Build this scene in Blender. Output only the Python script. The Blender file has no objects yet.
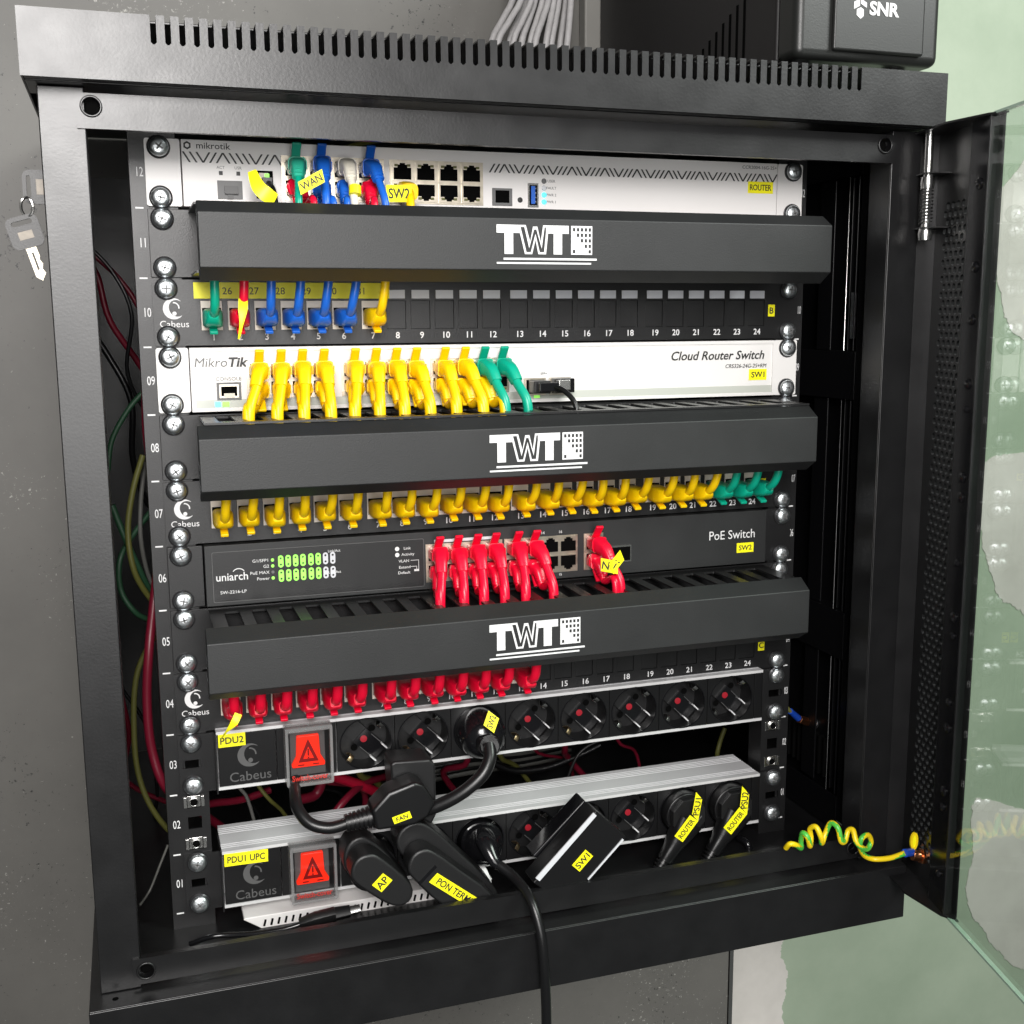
import bpy, bmesh, math, random
from mathutils import Vector, Matrix
random.seed(7)
S = bpy.context.scene
COL = S.collection
# ------------------------------------------------------------------ camera (metres; rack face is the plane y=0)
CAM = Vector((-0.2589, -0.7965, 0.4159))
RX = Vector((0.9488, -0.3158, -0.0062)); RD = Vector((-0.0579, -0.1544, -0.9863)); RF = Vector((0.3105, 0.9362, -0.1648))
FOC = 1146.1
def P(x, y, Y=None, X=None, Z=None):
    d = RX * ((x - 512) / FOC) + RD * ((y - 512) / FOC) + RF
    if Y is not None: t = (Y - CAM.y) / d.y
    elif X is not None: t = (X - CAM.x) / d.x
    else: t = (Z - CAM.z) / d.z
    return CAM + d * t
cd = bpy.data.cameras.new('camera'); cam = bpy.data.objects.new('camera', cd); COL.objects.link(cam)
cd.sensor_width = 36; cd.lens = 36 * FOC / 1024; cd.clip_start = .01; cd.clip_end = 50
R3 = Matrix((RX, -RD, -RF)).transposed().to_4x4()
cam.matrix_world = Matrix.Translation(CAM) @ R3
S.camera = cam

# ------------------------------------------------------------------ materials
def mat(name, col, rough=.5, metal=0, bump=0, bscale=900, var=0, vscale=30, emit=None, estr=0, spec=.5, coat=0, sss=0):
    m = bpy.data.materials.new(name); m.use_nodes = True
    nt = m.node_tree; b = nt.nodes['Principled BSDF']
    b.inputs['Base Color'].default_value = (*col, 1); b.inputs['Roughness'].default_value = rough
    b.inputs['Metallic'].default_value = metal; b.inputs['Specular IOR Level'].default_value = spec
    b.inputs['Coat Weight'].default_value = coat; b.inputs['Coat Roughness'].default_value = .15
    tc = nt.nodes.new('ShaderNodeTexCoord')
    if bump:
        n = nt.nodes.new('ShaderNodeTexNoise'); n.inputs['Scale'].default_value = bscale; n.inputs['Detail'].default_value = 3
        nt.links.new(tc.outputs['Object'], n.inputs['Vector'])
        bp = nt.nodes.new('ShaderNodeBump'); bp.inputs['Strength'].default_value = bump; bp.inputs['Distance'].default_value = .0004
        nt.links.new(n.outputs['Fac'], bp.inputs['Height']); nt.links.new(bp.outputs['Normal'], b.inputs['Normal'])
    if var:
        n = nt.nodes.new('ShaderNodeTexNoise'); n.inputs['Scale'].default_value = vscale; n.inputs['Detail'].default_value = 5
        nt.links.new(tc.outputs['Object'], n.inputs['Vector'])
        r = nt.nodes.new('ShaderNodeValToRGB')
        r.color_ramp.elements[0].position = .3; r.color_ramp.elements[1].position = .7
        r.color_ramp.elements[0].color = (*[c * (1 - var) for c in col], 1); r.color_ramp.elements[1].color = (*[min(1, c * (1 + var)) for c in col], 1)
        nt.links.new(n.outputs['Fac'], r.inputs['Fac']); nt.links.new(r.outputs['Color'], b.inputs['Base Color'])
        mr = nt.nodes.new('ShaderNodeMapRange'); mr.inputs['To Min'].default_value = max(.05, rough - .06); mr.inputs['To Max'].default_value = rough + .06
        nt.links.new(n.outputs['Fac'], mr.inputs['Value']); nt.links.new(mr.outputs['Result'], b.inputs['Roughness'])
    if emit:
        b.inputs['Emission Color'].default_value = (*emit, 1); b.inputs['Emission Strength'].default_value = estr
    return m
M = dict(
    powder=mat('black_powder_coat', (.007, .007, .0075), .34, bump=.13, bscale=560, var=.15, vscale=40, spec=.6),
    powder_fine=mat('fine_black_powder_coat', (.016, .0168, .0172), .5, bump=.25, bscale=1100, var=.1, vscale=25),
    panel=mat('black_panel_paint', (.009, .009, .0095), .38, bump=.2, bscale=1200, var=.1),
    duct=mat('black_duct_steel', (.012, .012, .0125), .36, bump=.15, bscale=1200),
    dark=mat('interior_black', (.003, .003, .0035), .3, bump=.1, bscale=500),
    hole=mat('socket_black', (.0015, .0015, .0015), .8, spec=.05),
    white=mat('white_faceplate_paint', (.79, .77, .755), .38, bump=.06, bscale=1500, var=.015, vscale=12),
    white2=mat('white_switch_paint', (.76, .75, .73), .36, var=.012, vscale=14),
    greystrip=mat('grey_band_paint', (.5, .52, .47), .4),
    ink=mat('black_ink', (.02, .02, .02), .5), inkgrey=mat('grey_ink', (.13, .13, .13), .5),
    whiteink=mat('white_ink', (.72, .72, .72), .5), dimink=mat('dim_grey_ink', (.085, .085, .085), .5),
    whitelabel=mat('paper_white_tab', (.60, .61, .64), .5),
    cream=mat('cream_keystone_plastic', (.66, .60, .52), .42, var=.03),
    zinc=mat('zinc_plated_steel', (.80, .84, .86), .36, metal=1, bump=.5, bscale=600, var=.12, vscale=500),
    steel=mat('bright_steel', (.75, .74, .72), .25, metal=1),
    portmetal=mat('port_shield_metal', (.62, .56, .46), .35, metal=1, var=.1, vscale=200),
    washer=mat('dark_washer', (.10, .10, .105), .3, metal=.8),
    alu=mat('anodised_aluminium', (.74, .74, .75), .36, metal=.2, var=.03, vscale=20),
    aluwhite=mat('bright_aluminium_lip', (.78, .78, .78), .35, metal=.35),
    blackplastic=mat('black_plastic', (.006, .006, .0065), .33, bump=.1, bscale=1500),
    glossblack=mat('glossy_black_plastic', (.006, .006, .007), .16),
    mattplastic=mat('matt_black_plastic', (.008, .008, .0085), .42, bump=.3, bscale=1600),
    redcenter=mat('red_shutter_plastic', (.30, .01, .02), .4),
    brass=mat('brass_clip', (.62, .46, .28), .3, metal=1),
    yellow=mat('yellow_cable_jacket', (.92, .60, .002), .38, var=.03, vscale=60),
    red=mat('red_cable_jacket', (.80, .004, .035), .32, var=.04, vscale=60),
    darkred=mat('dark_red_cable_jacket', (.16, .006, .02), .4),
    green=mat('green_cable_jacket', (.003, .36, .23), .32, var=.04, vscale=60),
    blue=mat('blue_cable_jacket', (.012, .12, .56), .33, var=.04, vscale=60),
    bootwhite=mat('off_white_cable_jacket', (.72, .68, .58), .38),
    boothgreen=mat('green_boot_plastic', (.03, .42, .28), .35),
    labelY=mat('yellow_label_tape', (.95, .88, .01), .45, var=.02, vscale=80),
    rocker=mat('lit_red_rocker', (.75, .012, .006), .3, emit=(1, .035, .008), estr=.8),
    rockerdark=mat('dark_red_print', (.22, .002, .002), .4, emit=(.8, .01, .005), estr=.05),
    redprint=mat('red_print', (.55, .03, .02), .4),
    ledgreen=mat('lit_green_led', (.3, .9, .1), .4, emit=(.35, 1, .12), estr=.55),
    ledblue=mat('lit_blue_led', (.1, .5, 1), .4, emit=(.1, .55, 1), estr=1.8),
    ledcyan=mat('lit_cyan_led', (.1, .7, .9), .4, emit=(.1, .75, .9), estr=.9),
    usbblue=mat('blue_usb_tongue', (.02, .12, .55), .4),
    copper=mat('copper_bolt', (.75, .30, .14), .3, metal=1),
    bluesleeve=mat('blue_crimp_sleeve', (.01, .06, .4), .3),
    darkred2=mat('crimson_cable_jacket', (.42, .006, .03), .38), olive=mat('olive_wire', (.11, .11, .025), .5), wiregreen=mat('green_wire', (.016, .06, .028), .5), wiregrey=mat('grey_wire', (.12, .12, .11), .5),
    wireyellow=mat('yellow_green_wire_yellow', (.85, .62, .01), .35),
    wirestripe=mat('wire_stripe_green', (.08, .5, .06), .35),
    greycable=mat('light_grey_cable', (.42, .41, .41), .5, var=.08, vscale=200),
    keyinlay=mat('key_inlay', (.34, .30, .25), .5, var=.2, vscale=300), key=mat('nickel_key', (.45, .41, .33), .42, metal=.8, bump=.3, bscale=400), keybow=mat('grey_key_bow', (.07, .07, .07), .45, metal=.3, bump=.3, bscale=1500),
    upscase=mat('ups_black_case', (.010, .009, .0095), .5, bump=.2, bscale=900), upsfront=mat('ups_front_plastic', (.013, .014, .013), .4, bump=.15, bscale=900),
)
def clear(name, tint, reflect_ior, rough=0.0, haze=0.0):
    m = bpy.data.materials.new(name); m.use_nodes = True; nt = m.node_tree; nt.nodes.clear()
    o = nt.nodes.new('ShaderNodeOutputMaterial'); t = nt.nodes.new('ShaderNodeBsdfTransparent'); t.inputs[0].default_value = (*tint, 1)
    g = nt.nodes.new('ShaderNodeBsdfGlossy'); g.inputs['Roughness'].default_value = rough
    f = nt.nodes.new('ShaderNodeFresnel'); f.inputs['IOR'].default_value = reflect_ior
    ge = nt.nodes.new('ShaderNodeNewGeometry'); iv = nt.nodes.new('ShaderNodeMapRange'); iv.inputs['To Min'].default_value = reflect_ior; iv.inputs['To Max'].default_value = 1 / reflect_ior
    nt.links.new(ge.outputs['Backfacing'], iv.inputs['Value']); nt.links.new(iv.outputs['Result'], f.inputs['IOR'])
    x = nt.nodes.new('ShaderNodeMixShader'); nt.links.new(f.outputs[0], x.inputs[0]); nt.links.new(t.outputs[0], x.inputs[1]); nt.links.new(g.outputs[0], x.inputs[2])
    last = x
    if haze:
        d = nt.nodes.new('ShaderNodeBsdfDiffuse'); d.inputs[0].default_value = (.7, .7, .7, 1)
        y = nt.nodes.new('ShaderNodeMixShader'); y.inputs[0].default_value = haze
        nt.links.new(last.outputs[0], y.inputs[1]); nt.links.new(d.outputs[0], y.inputs[2]); last = y
    nt.links.new(last.outputs[0], o.inputs[0]); return m
M['glass'] = clear('door_glass', (.93, .97, .94), 1.75)
M['glassedge'] = mat('green_glass_edge', (.45, .62, .5), .2)
M['coverclear'] = clear('clear_cover_plastic', (.93, .93, .93), 1.45, .03)
M['coverrim'] = clear('clear_cover_rim', (.8, .8, .8), 1.5, .08, .16)

# ------------------------------------------------------------------ mesh helpers
def base_of(o):
    while o.parent: o = o.parent
    return Vector(o.location)
class MB:
    def __init__(s): s.bm = bmesh.new(); s.mats = []
    def mi(s, m):
        if m not in s.mats: s.mats.append(m)
        return s.mats.index(m)
    def faces(s, vs, fs, m):
        i = s.mi(m); bv = [s.bm.verts.new(v) for v in vs]
        for f in fs:
            try: bf = s.bm.faces.new([bv[k] for k in f]); bf.material_index = i
            except ValueError: pass
    def box(s, x0, x1, y0, y1, z0, z1, m, T=None):
        vs = [Vector((x, y, z)) for x in (x0, x1) for y in (y0, y1) for z in (z0, z1)]
        if T: vs = [T @ v for v in vs]
        s.faces(vs, [(0, 1, 3, 2), (4, 6, 7, 5), (0, 4, 5, 1), (2, 3, 7, 6), (0, 2, 6, 4), (1, 5, 7, 3)], m)
    def prism(s, poly, y0, y1, m, y0s=None):
        # poly of (x,z); front face at y0 (towards camera), back at y1
        n = len(poly); vs = [Vector((p[0], y0, p[1])) for p in poly] + [Vector((p[0], y1, p[1])) for p in poly]
        fs = [tuple(range(n)), tuple(range(2 * n - 1, n - 1, -1))] + [(i, i + n, (i + 1) % n + n, (i + 1) % n) for i in range(n)]
        s.faces(vs, fs, m)
    def loft(s, rings, m, cap=True):
        n = len(rings[0]); vs = [v for r in rings for v in r]; fs = []
        for k in range(len(rings) - 1):
            for i in range(n): fs.append((k * n + i, k * n + (i + 1) % n, (k + 1) * n + (i + 1) % n, (k + 1) * n + i))
        if cap: fs.append(tuple(range(n - 1, -1, -1))); fs.append(tuple((len(rings) - 1) * n + i for i in range(n)))
        s.faces(vs, fs, m)
    def cyl(s, a, b, r0, r1, n, m, cap=True):
        a = Vector(a); b = Vector(b); d = (b - a).normalized(); u = d.orthogonal().normalized(); v = d.cross(u)
        s.loft([[c + (u * math.cos(2 * math.pi * i / n) + v * math.sin(2 * math.pi * i / n)) * r for i in range(n)] for c, r in ((a, r0), (b, r1))], m, cap)
    def lathe(s, o, prof, n, m, ax=(0, -1, 0), cap=True):   # prof: (r, h) along ax
        o = Vector(o); d = Vector(ax).normalized(); u = d.orthogonal().normalized(); v = d.cross(u)
        s.loft([[o + d * h + (u * math.cos(2 * math.pi * i / n) + v * math.sin(2 * math.pi * i / n)) * max(r, 1e-5) for i in range(n)] for r, h in prof], m, cap)
    def sweep(s, pts, rad, m, n=10, ex=2.0, sub=4, up=Vector((1, 0, 0)), stripe=None):
        pts = [Vector(p) for p in pts]; k = len(pts)
        if not isinstance(rad, (list, tuple)): rad = [rad] * k
        rad = [r if isinstance(r, tuple) else (r, r) for r in rad]
        P2 = []; R2 = []
        for i in range(k - 1):
            p0 = pts[max(i - 1, 0)]; p1 = pts[i]; p2 = pts[i + 1]; p3 = pts[min(i + 2, k - 1)]
            for j in range(sub):
                t = j / sub
                P2.append(.5 * ((2 * p1) + (p2 - p0) * t + (2 * p0 - 5 * p1 + 4 * p2 - p3) * t * t + (3 * p1 - p0 - 3 * p2 + p3) * t ** 3))
                R2.append((rad[i][0] * (1 - t) + rad[i + 1][0] * t, rad[i][1] * (1 - t) + rad[i + 1][1] * t))
        P2.append(pts[-1]); R2.append(rad[-1]); rings = []; uu = None
        for i, p in enumerate(P2):
            d = (P2[min(i + 1, len(P2) - 1)] - P2[max(i - 1, 0)]).normalized()
            if uu is None:
                uu = up - d * up.dot(d)
                if uu.length < .1: uu = d.orthogonal()
            uu = (uu - d * uu.dot(d)).normalized(); vv = d.cross(uu); ring = []
            for q in range(n):
                a = 2 * math.pi * q / n + math.pi / n; c = math.cos(a); sn = math.sin(a)
                ring.append(p + uu * (math.copysign(abs(c) ** (2 / ex), c) * R2[i][0]) + vv * (math.copysign(abs(sn) ** (2 / ex), sn) * R2[i][1]))
            rings.append(ring)
        k0 = len(s.bm.faces); s.loft(rings, m)
        if stripe:
            s.bm.faces.ensure_lookup_table(); i2 = s.mi(stripe)
            for k in range(len(rings) - 1):
                for q in range(n):
                    if (q + int(k * .45)) % n < n * .3: s.bm.faces[k0 + k * n + q].material_index = i2
    def addmesh(s, me, T, m):
        i = s.mi(m); b = bmesh.new(); b.from_mesh(me); vm = {}
        for v in b.verts: vm[v] = s.bm.verts.new(T @ v.co)
        for f in b.faces:
            try: nf = s.bm.faces.new([vm[v] for v in f.verts]); nf.material_index = i
            except ValueError: pass
        b.free()
    def text(s, txt, T, size, m, w=1.0, h=1.0, bold=0.0, shear=0, thick=.00008, align='CENTER', spacing=1.0):
        s.addmesh(text_mesh(txt, bold, shear, thick / size, align, spacing), T @ Matrix.Diagonal((size * w, size * h, size, 1)), m)
    def build(s, name, parent=None, smooth=40, bevel=0, recalc=True, seg=2):
        if recalc: bmesh.ops.recalc_face_normals(s.bm, faces=s.bm.faces)
        me = bpy.data.meshes.new(name)
        if parent is not None:
            b = base_of(parent)
            for v in s.bm.verts: v.co -= b
        s.bm.to_mesh(me); s.bm.free()
        for m in s.mats: me.materials.append(M[m] if isinstance(m, str) else m)
        if smooth:
            me.polygons.foreach_set('use_smooth', [True] * len(me.polygons)); me.set_sharp_from_angle(angle=math.radians(smooth))
        o = bpy.data.objects.new(name, me); COL.objects.link(o)
        if parent is not None: o.parent = parent
        if bevel:
            bv = o.modifiers.new('bevel', 'BEVEL'); bv.width = bevel; bv.segments = seg; bv.limit_method = 'ANGLE'; bv.angle_limit = math.radians(40); bv.harden_normals = True
        return o
_tc = {}
def text_mesh(txt, bold, shear, thick, align, spacing):
    k = (txt, bold, shear, round(thick, 5), align, spacing)
    if k in _tc: return _tc[k]
    c = bpy.data.curves.new('t', 'FONT'); c.body = txt; c.size = 1; c.offset = bold; c.shear = shear; c.align_x = align; c.align_y = 'CENTER'
    c.extrude = thick; c.resolution_u = 3; c.space_character = spacing
    o = bpy.data.objects.new('t', c); COL.objects.link(o); dg = bpy.context.evaluated_depsgraph_get(); dg.update()
    me = bpy.data.meshes.new_from_object(o.evaluated_get(dg)); bpy.data.objects.remove(o); bpy.data.curves.remove(c); _tc[k] = me
    return me
def plate_mesh(outer, holes, thick):
    c = bpy.data.curves.new('p', 'CURVE'); c.dimensions = '2D'; c.fill_mode = 'BOTH'; c.extrude = thick / 2
    for poly in [outer] + holes:
        sp = c.splines.new('POLY'); sp.points.add(len(poly) - 1); sp.use_cyclic_u = True
        for p, q in zip(sp.points, poly): p.co = (q[0], q[1], 0, 1)
    o = bpy.data.objects.new('p', c); COL.objects.link(o); dg = bpy.context.evaluated_depsgraph_get(); dg.update()
    me = bpy.data.meshes.new_from_object(o.evaluated_get(dg)); bpy.data.objects.remove(o); bpy.data.curves.remove(c)
    return me
def circle(cx, cz, r, n=24, a0=0): return [(cx + r * math.cos(a0 + 2 * math.pi * i / n), cz + r * math.sin(a0 + 2 * math.pi * i / n)) for i in range(n)]
def rect(x0, x1, z0, z1): return [(x0, z0), (x1, z0), (x1, z1), (x0, z1)]
def rrect(x0, x1, z0, z1, r, n=4):
    o = []
    for cx, cz, a in ((x1 - r, z0 + r, -90), (x1 - r, z1 - r, 0), (x0 + r, z1 - r, 90), (x0 + r, z0 + r, 180)):
        for i in range(n + 1): t = math.radians(a + 90 * i / n); o.append((cx + r * math.cos(t), cz + r * math.sin(t)))
    return o
def FR(x, y, z, u=(1, 0, 0), v=(0, 0, 1)):      # frame: text plane with axis u (right) and v (up)
    u = Vector(u).normalized(); v = Vector(v); v = (v - u * v.dot(u)).normalized(); w = u.cross(v)
    return Matrix(((u.x, v.x, w.x, x), (u.y, v.y, w.y, y), (u.z, v.z, w.z, z), (0, 0, 0, 1)))
def thing(name, label, cat, loc, group=None):
    o = bpy.data.objects.new(name, None); COL.objects.link(o); o.location = loc; o.empty_display_size = .01
    o['label'] = label; o['category'] = cat
    if group: o['group'] = group
    return o
def tag(o, label=None, cat=None, group=None, kind=None):
    if label: o['label'] = label
    if cat: o['category'] = cat
    if group: o['group'] = group
    if kind: o['kind'] = kind
    return o
U = .04445
def fit(txt, w, h, thick=.00008):
    me = text_mesh(txt, .014, 0, .00008 / .008, 'CENTER', 1.0); xs = [v.co.x for v in me.vertices]; ys = [v.co.y for v in me.vertices]
    tw = max(xs) - min(xs); th = max(ys) - min(ys); sz = h / th; kx = min(1.05, w / (tw * sz))
    if kx < .7: sz *= kx / .7; kx = .7
    return me, Matrix.Diagonal((sz * kx, sz, .008, 1)) @ Matrix.Translation((-(max(xs) + min(xs)) / 2, -(max(ys) + min(ys)) / 2, 0))
def sticker(parent, txt, x0, x1, z0, z1, y, size=None, ink='ink', rot=0):
    b = MB(); cx = (x0 + x1) / 2; cz = (z0 + z1) / 2; T = FR(cx, y, cz, (math.cos(rot), 0, math.sin(rot)), (-math.sin(rot), 0, math.cos(rot)))
    w = (x1 - x0) / 2; h = (z1 - z0) / 2
    b.box(-w, w, -h, h, -.0002, .0001, 'labelY', T); o = b.build('label_sticker', parent, smooth=0)
    me_, F_ = fit(txt, w * 1.72, h * 1.05); t = MB(); t.addmesh(me_, T @ Matrix.Translation((0, 0, .00022)) @ F_, ink); t.build('lettering', o, smooth=0)
    return o
def quadlabel(parent, corners, txt, size, off=.0003, w=.8):
    # corners: text-lower-left, lower-right, upper-right, upper-left
    c = [Vector(p) for p in corners]; c[3] = c[0] + (c[2] - c[1]); u = (c[1] - c[0]); v = (c[3] - c[0]); n = u.cross(v).normalized()
    if n.dot(CAM - c[0]) < 0: n = -n
    b = MB(); b.faces([p + n * off for p in c] + [p + n * (off - .00025) for p in c], [(0, 1, 2, 3), (7, 6, 5, 4), (0, 4, 5, 1), (1, 5, 6, 2), (2, 6, 7, 3), (3, 7, 4, 0)], 'labelY')
    o = b.build('label_sticker', parent, smooth=0)
    m = sum(c, Vector()) / 4 + n * (off + .0002); me_, F_ = fit(txt, u.length * .84, v.length * .60); t = MB(); t.addmesh(me_, FR(m.x, m.y, m.z, u, v) @ F_, 'ink'); t.build('lettering', o, smooth=0); return o

# ------------------------------------------------------------------ screws
def screw_mesh():
    b = MB(); b.lathe((0, 0, 0), [(.0073, 0), (.0074, .0010), (.0066, .0018), (.0060, .0014), (.0058, .0010)], 24, 'washer')
    b.lathe((0, -.0012, 0), [(.0061, 0), (.0063, .0008), (.0060, .0018), (.0050, .0028), (.0034, .0034), (.0016, .0036), (.0001, .0036)], 24, 'zinc')
    for a in (0, math.pi / 2):
        T = Matrix.Rotation(a, 4, 'Y'); b.box(-.0027, .0027, -.0050, -.0044, -.0005, .0005, 'inkgrey', T)
    return b
SC = screw_mesh().build('mounting_screw'); SCM = SC.data; bpy.data.objects.remove(SC)
def screws(parent, spots, y):
    bl = base_of(parent)
    for x, z in spots:
        o = bpy.data.objects.new('mounting_screw', SCM); COL.objects.link(o); o.parent = parent
        o.location = Vector((x, y, z)) - bl; o.rotation_euler = (random.uniform(-.06, .06), random.uniform(0, 1.5), random.uniform(-.06, .06))
def ear_screws(parent, u, y, left=True, right=True, lo=True, hi=True):
    sp = []
    for s_ in ([-1] if left else []) + ([1] if right else []):
        if hi: sp.append((s_ * .2325, u * U - .0066))
        if lo: sp.append((s_ * .2325, (u - 1) * U + .0066))
    screws(parent, sp, y)

# ------------------------------------------------------------------ logos
def cabeus(b, cx, cz, s_, m, y):
    # crescent with a small globe notch
    pts = []; n = 26
    for i in range(n + 1):
        a = math.radians(48 + 270 * i / n); pts.append((cx + s_ * math.cos(a), cz + s_ * math.sin(a)))
    for i in range(n + 1):
        a = math.radians(318 - 270 * i / n); t = i / n; r = s_ * (.62 + .0 * t); w = math.sin(math.pi * t)
        r = s_ * (.97 - .42 * w); pts.append((cx + s_ * .1 * w + r * math.cos(a), cz + s_ * .1 * w + r * math.sin(a)))
    b.addmesh(plate_mesh(pts, [], .0001), FR(0, y, 0), m)
    b.addmesh(plate_mesh(circle(cx + s_ * .05, cz - s_ * .45, s_ * .2, 12), [], .0001), FR(0, y - .00005, 0), m)
    arc = [(cx + s_ * .55 * math.cos(math.radians(a)), cz + s_ * .1 + s_ * .55 * math.sin(math.radians(a))) for a in range(-10, 100, 10)] + [(cx + s_ * .43 * math.cos(math.radians(a)), cz + s_ * .1 + s_ * .43 * math.sin(math.radians(a))) for a in range(100, -11, -10)]
    b.addmesh(plate_mesh(arc, [], .0001), FR(0, y - .00008, 0), m)
def twt(b, x0, zc, y, m='whiteink'):
    w = .0665; h = .0185; zt = zc + h / 2 + .002; k = w / 100.0
    def X(v): return x0 + v * k
    def T(xa):
        b.prism([(X(xa), zt), (X(xa + 24), zt), (X(xa + 24), zt - h * .28), (X(xa + 17), zt - h * .28), (X(xa + 17), zt - h), (X(xa + 8), zt - h), (X(xa + 8), zt - h * .28), (X(xa), zt - h * .28)], y - .0002, y, m)
    T(0); T(51)
    out = [(22, 1), (30, 1), (34.5, .42), (37.5, .95), (42, .95), (45.5, .42), (48, 1), (54, 1), (51, .0), (43, .0), (40, .5), (36.5, .0), (29, .0)]
    inn = [(24.5, .93), (28.5, .93), (33.5, .2), (38.5, .85), (41, .85), (46.5, .2), (49.5, .93), (51.5, .93), (49, .07), (44.4, .07), (40, .7), (35.2, .07), (30.6, .07)]
    b.addmesh(plate_mesh([(X(a), zt - h + h * c) for a, c in out], [[(X(a), zt - h + h * c) for a, c in inn]], .0003), FR(0, y - .0001, 0), m)
    holes = []
    q = 22.5 / 5.6; ox = 77.5
    for r in range(5):
        for c in range(5):
            if c >= r or (r == 4 and c == 0):
                hx = X(ox + 1.2 + (c + .15) * 4.2); hz = zt - h * (.07 + .19 * r); holes.append(rect(hx, hx + k * 2.6, hz - h * .12, hz))
    b.addmesh(plate_mesh(rect(X(ox), X(100), zt - h, zt), holes, .0003), FR(0, y - .0001, 0), m)
    b.box(X(7), X(105), y - .0002, y, zt - h * 1.20, zt - h * 1.13, m); b.box(X(0), X(99), y - .0002, y, zt - h * 1.34, zt - h * 1.28, m)

# ------------------------------------------------------------------ the setting: walls
def wallmat(name, c1, c2, scale, speck=None, bump=.3, rough=.7):
    m = bpy.data.materials.new(name); m.use_nodes = True; nt = m.node_tree; b = nt.nodes['Principled BSDF']; b.inputs['Roughness'].default_value = rough
    tc = nt.nodes.new('ShaderNodeTexCoord'); n = nt.nodes.new('ShaderNodeTexNoise'); n.inputs['Scale'].default_value = scale; n.inputs['Detail'].default_value = 6; n.inputs['Roughness'].default_value = .65
    nt.links.new(tc.outputs['Object'], n.inputs['Vector'])
    r = nt.nodes.new('ShaderNodeValToRGB'); r.color_ramp.elements[0].position = .35; r.color_ramp.elements[1].position = .68
    r.color_ramp.elements[0].color = (*c1, 1); r.color_ramp.elements[1].color = (*c2, 1); nt.links.new(n.outputs['Fac'], r.inputs['Fac'])
    out = r.outputs['Color']
    if speck:
        for sc, th, colr, seed in speck:
            mp = nt.nodes.new('ShaderNodeMapping'); mp.inputs['Location'].default_value = (seed, seed * .7, seed * 1.3); nt.links.new(tc.outputs['Object'], mp.inputs['Vector'])
            v = nt.nodes.new('ShaderNodeTexNoise'); v.inputs['Scale'].default_value = sc; v.inputs['Detail'].default_value = 5; v.inputs['Roughness'].default_value = .8; nt.links.new(mp.outputs['Vector'], v.inputs['Vector'])
            v2 = nt.nodes.new('ShaderNodeTexNoise'); v2.inputs['Scale'].default_value = sc / 22; nt.links.new(mp.outputs['Vector'], v2.inputs['Vector'])
            ad = nt.nodes.new('ShaderNodeMath'); ad.operation = 'MULTIPLY_ADD'; ad.inputs[1].default_value = .35; nt.links.new(v2.outputs['Fac'], ad.inputs[0]); nt.links.new(v.outputs['Fac'], ad.inputs[2])
            rr = nt.nodes.new('ShaderNodeValToRGB'); rr.color_ramp.elements[0].position = th; rr.color_ramp.elements[1].position = th + .02; nt.links.new(ad.outputs[0], rr.inputs['Fac'])
            mx = nt.nodes.new('ShaderNodeMix'); mx.data_type = 'RGBA'; nt.links.new(rr.outputs['Color'], mx.inputs['Factor']); nt.links.new(out, mx.inputs['A']); mx.inputs['B'].default_value = (*colr, 1); out = mx.outputs['Result']
    nt.links.new(out, b.inputs['Base Color'])
    bp = nt.nodes.new('ShaderNodeBump'); bp.inputs['Strength'].default_value = bump; bp.inputs['Distance'].default_value = .001; nt.links.new(n.outputs['Fac'], bp.inputs['Height']); nt.links.new(bp.outputs['Normal'], b.inputs['Normal'])
    return m
M['wall_green'] = wallmat('green_plaster', (.29, .36, .265), (.37, .44, .335), 5)
M['wall_grey'] = wallmat('grey_speckled_panel', (.118, .114, .105), (.148, .143, .131), 5, [(230, .835, (.42, .41, .38), 3.1), (170, .84, (.02, .02, .02), 8.3)], rough=.5, bump=.6)
M['wall_putty'] = wallmat('beige_putty', (.50, .475, .44), (.66, .63, .59), 6)
M['wall_strip'] = mat('grey_trunking', (.2, .195, .18), .5, var=.12, vscale=8)
WY = .385
b = MB(); b.box(-3, 3, WY + .004, WY + .1, -1.2, 1.8, 'wall_green'); tag(b.build('wall', smooth=0), kind='structure', label='green painted plaster wall behind the cabinet')
b = MB(); b.box(-3, .4105, WY - .012, WY + .0035, -1.2, 1.8, 'wall_grey'); tag(b.build('wall_cladding', smooth=0), label='dark grey speckled panel covering the wall left of the cabinet', cat='wall cladding')
b = MB(); b.box(.4115, .4165, WY - .014, WY + .0035, -1.2, -.07, 'steel'); tag(b.build('edge_strip', smooth=0), label='thin metal strip along the grey wall panel edge under the cabinet', cat='edge strip')
def ragged(pts, amp, n=10):
    o = []; N = len(pts); ph = [random.uniform(0, 6) for _ in range(6)]
    for i in range(N):
        a = Vector(pts[i]); c = Vector(pts[(i + 1) % N]); d = c - a; nrm = Vector((-d.y, d.x)).normalized() if d.length > 1e-6 else Vector((0, 0))
        for k in range(n):
            p = a.lerp(c, k / n); t = (i + k / n); w = sum(math.sin(t * f + ph[q]) / (q + 1.5) for q, f in enumerate((1.7, 3.9, 8.3, 17.1, 31.0, 53.0)))
            p = p + nrm * (w * amp * .9 + random.uniform(-.25, .25) * amp); o.append((p.x, p.y))
    return o
def smooth_closed(pts, sub=6):
    o = []; k = len(pts)
    for i in range(k):
        p0, p1, p2, p3 = [Vector(pts[(i + d) % k]) for d in (-1, 0, 1, 2)]
        for j in range(sub):
            t = j / sub; o.append(tuple(.5 * ((2 * p1) + (p2 - p0) * t + (2 * p0 - 5 * p1 + 4 * p2 - p3) * t * t + (3 * p1 - p0 - 3 * p2 + p3) * t ** 3)))
    return o
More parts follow.
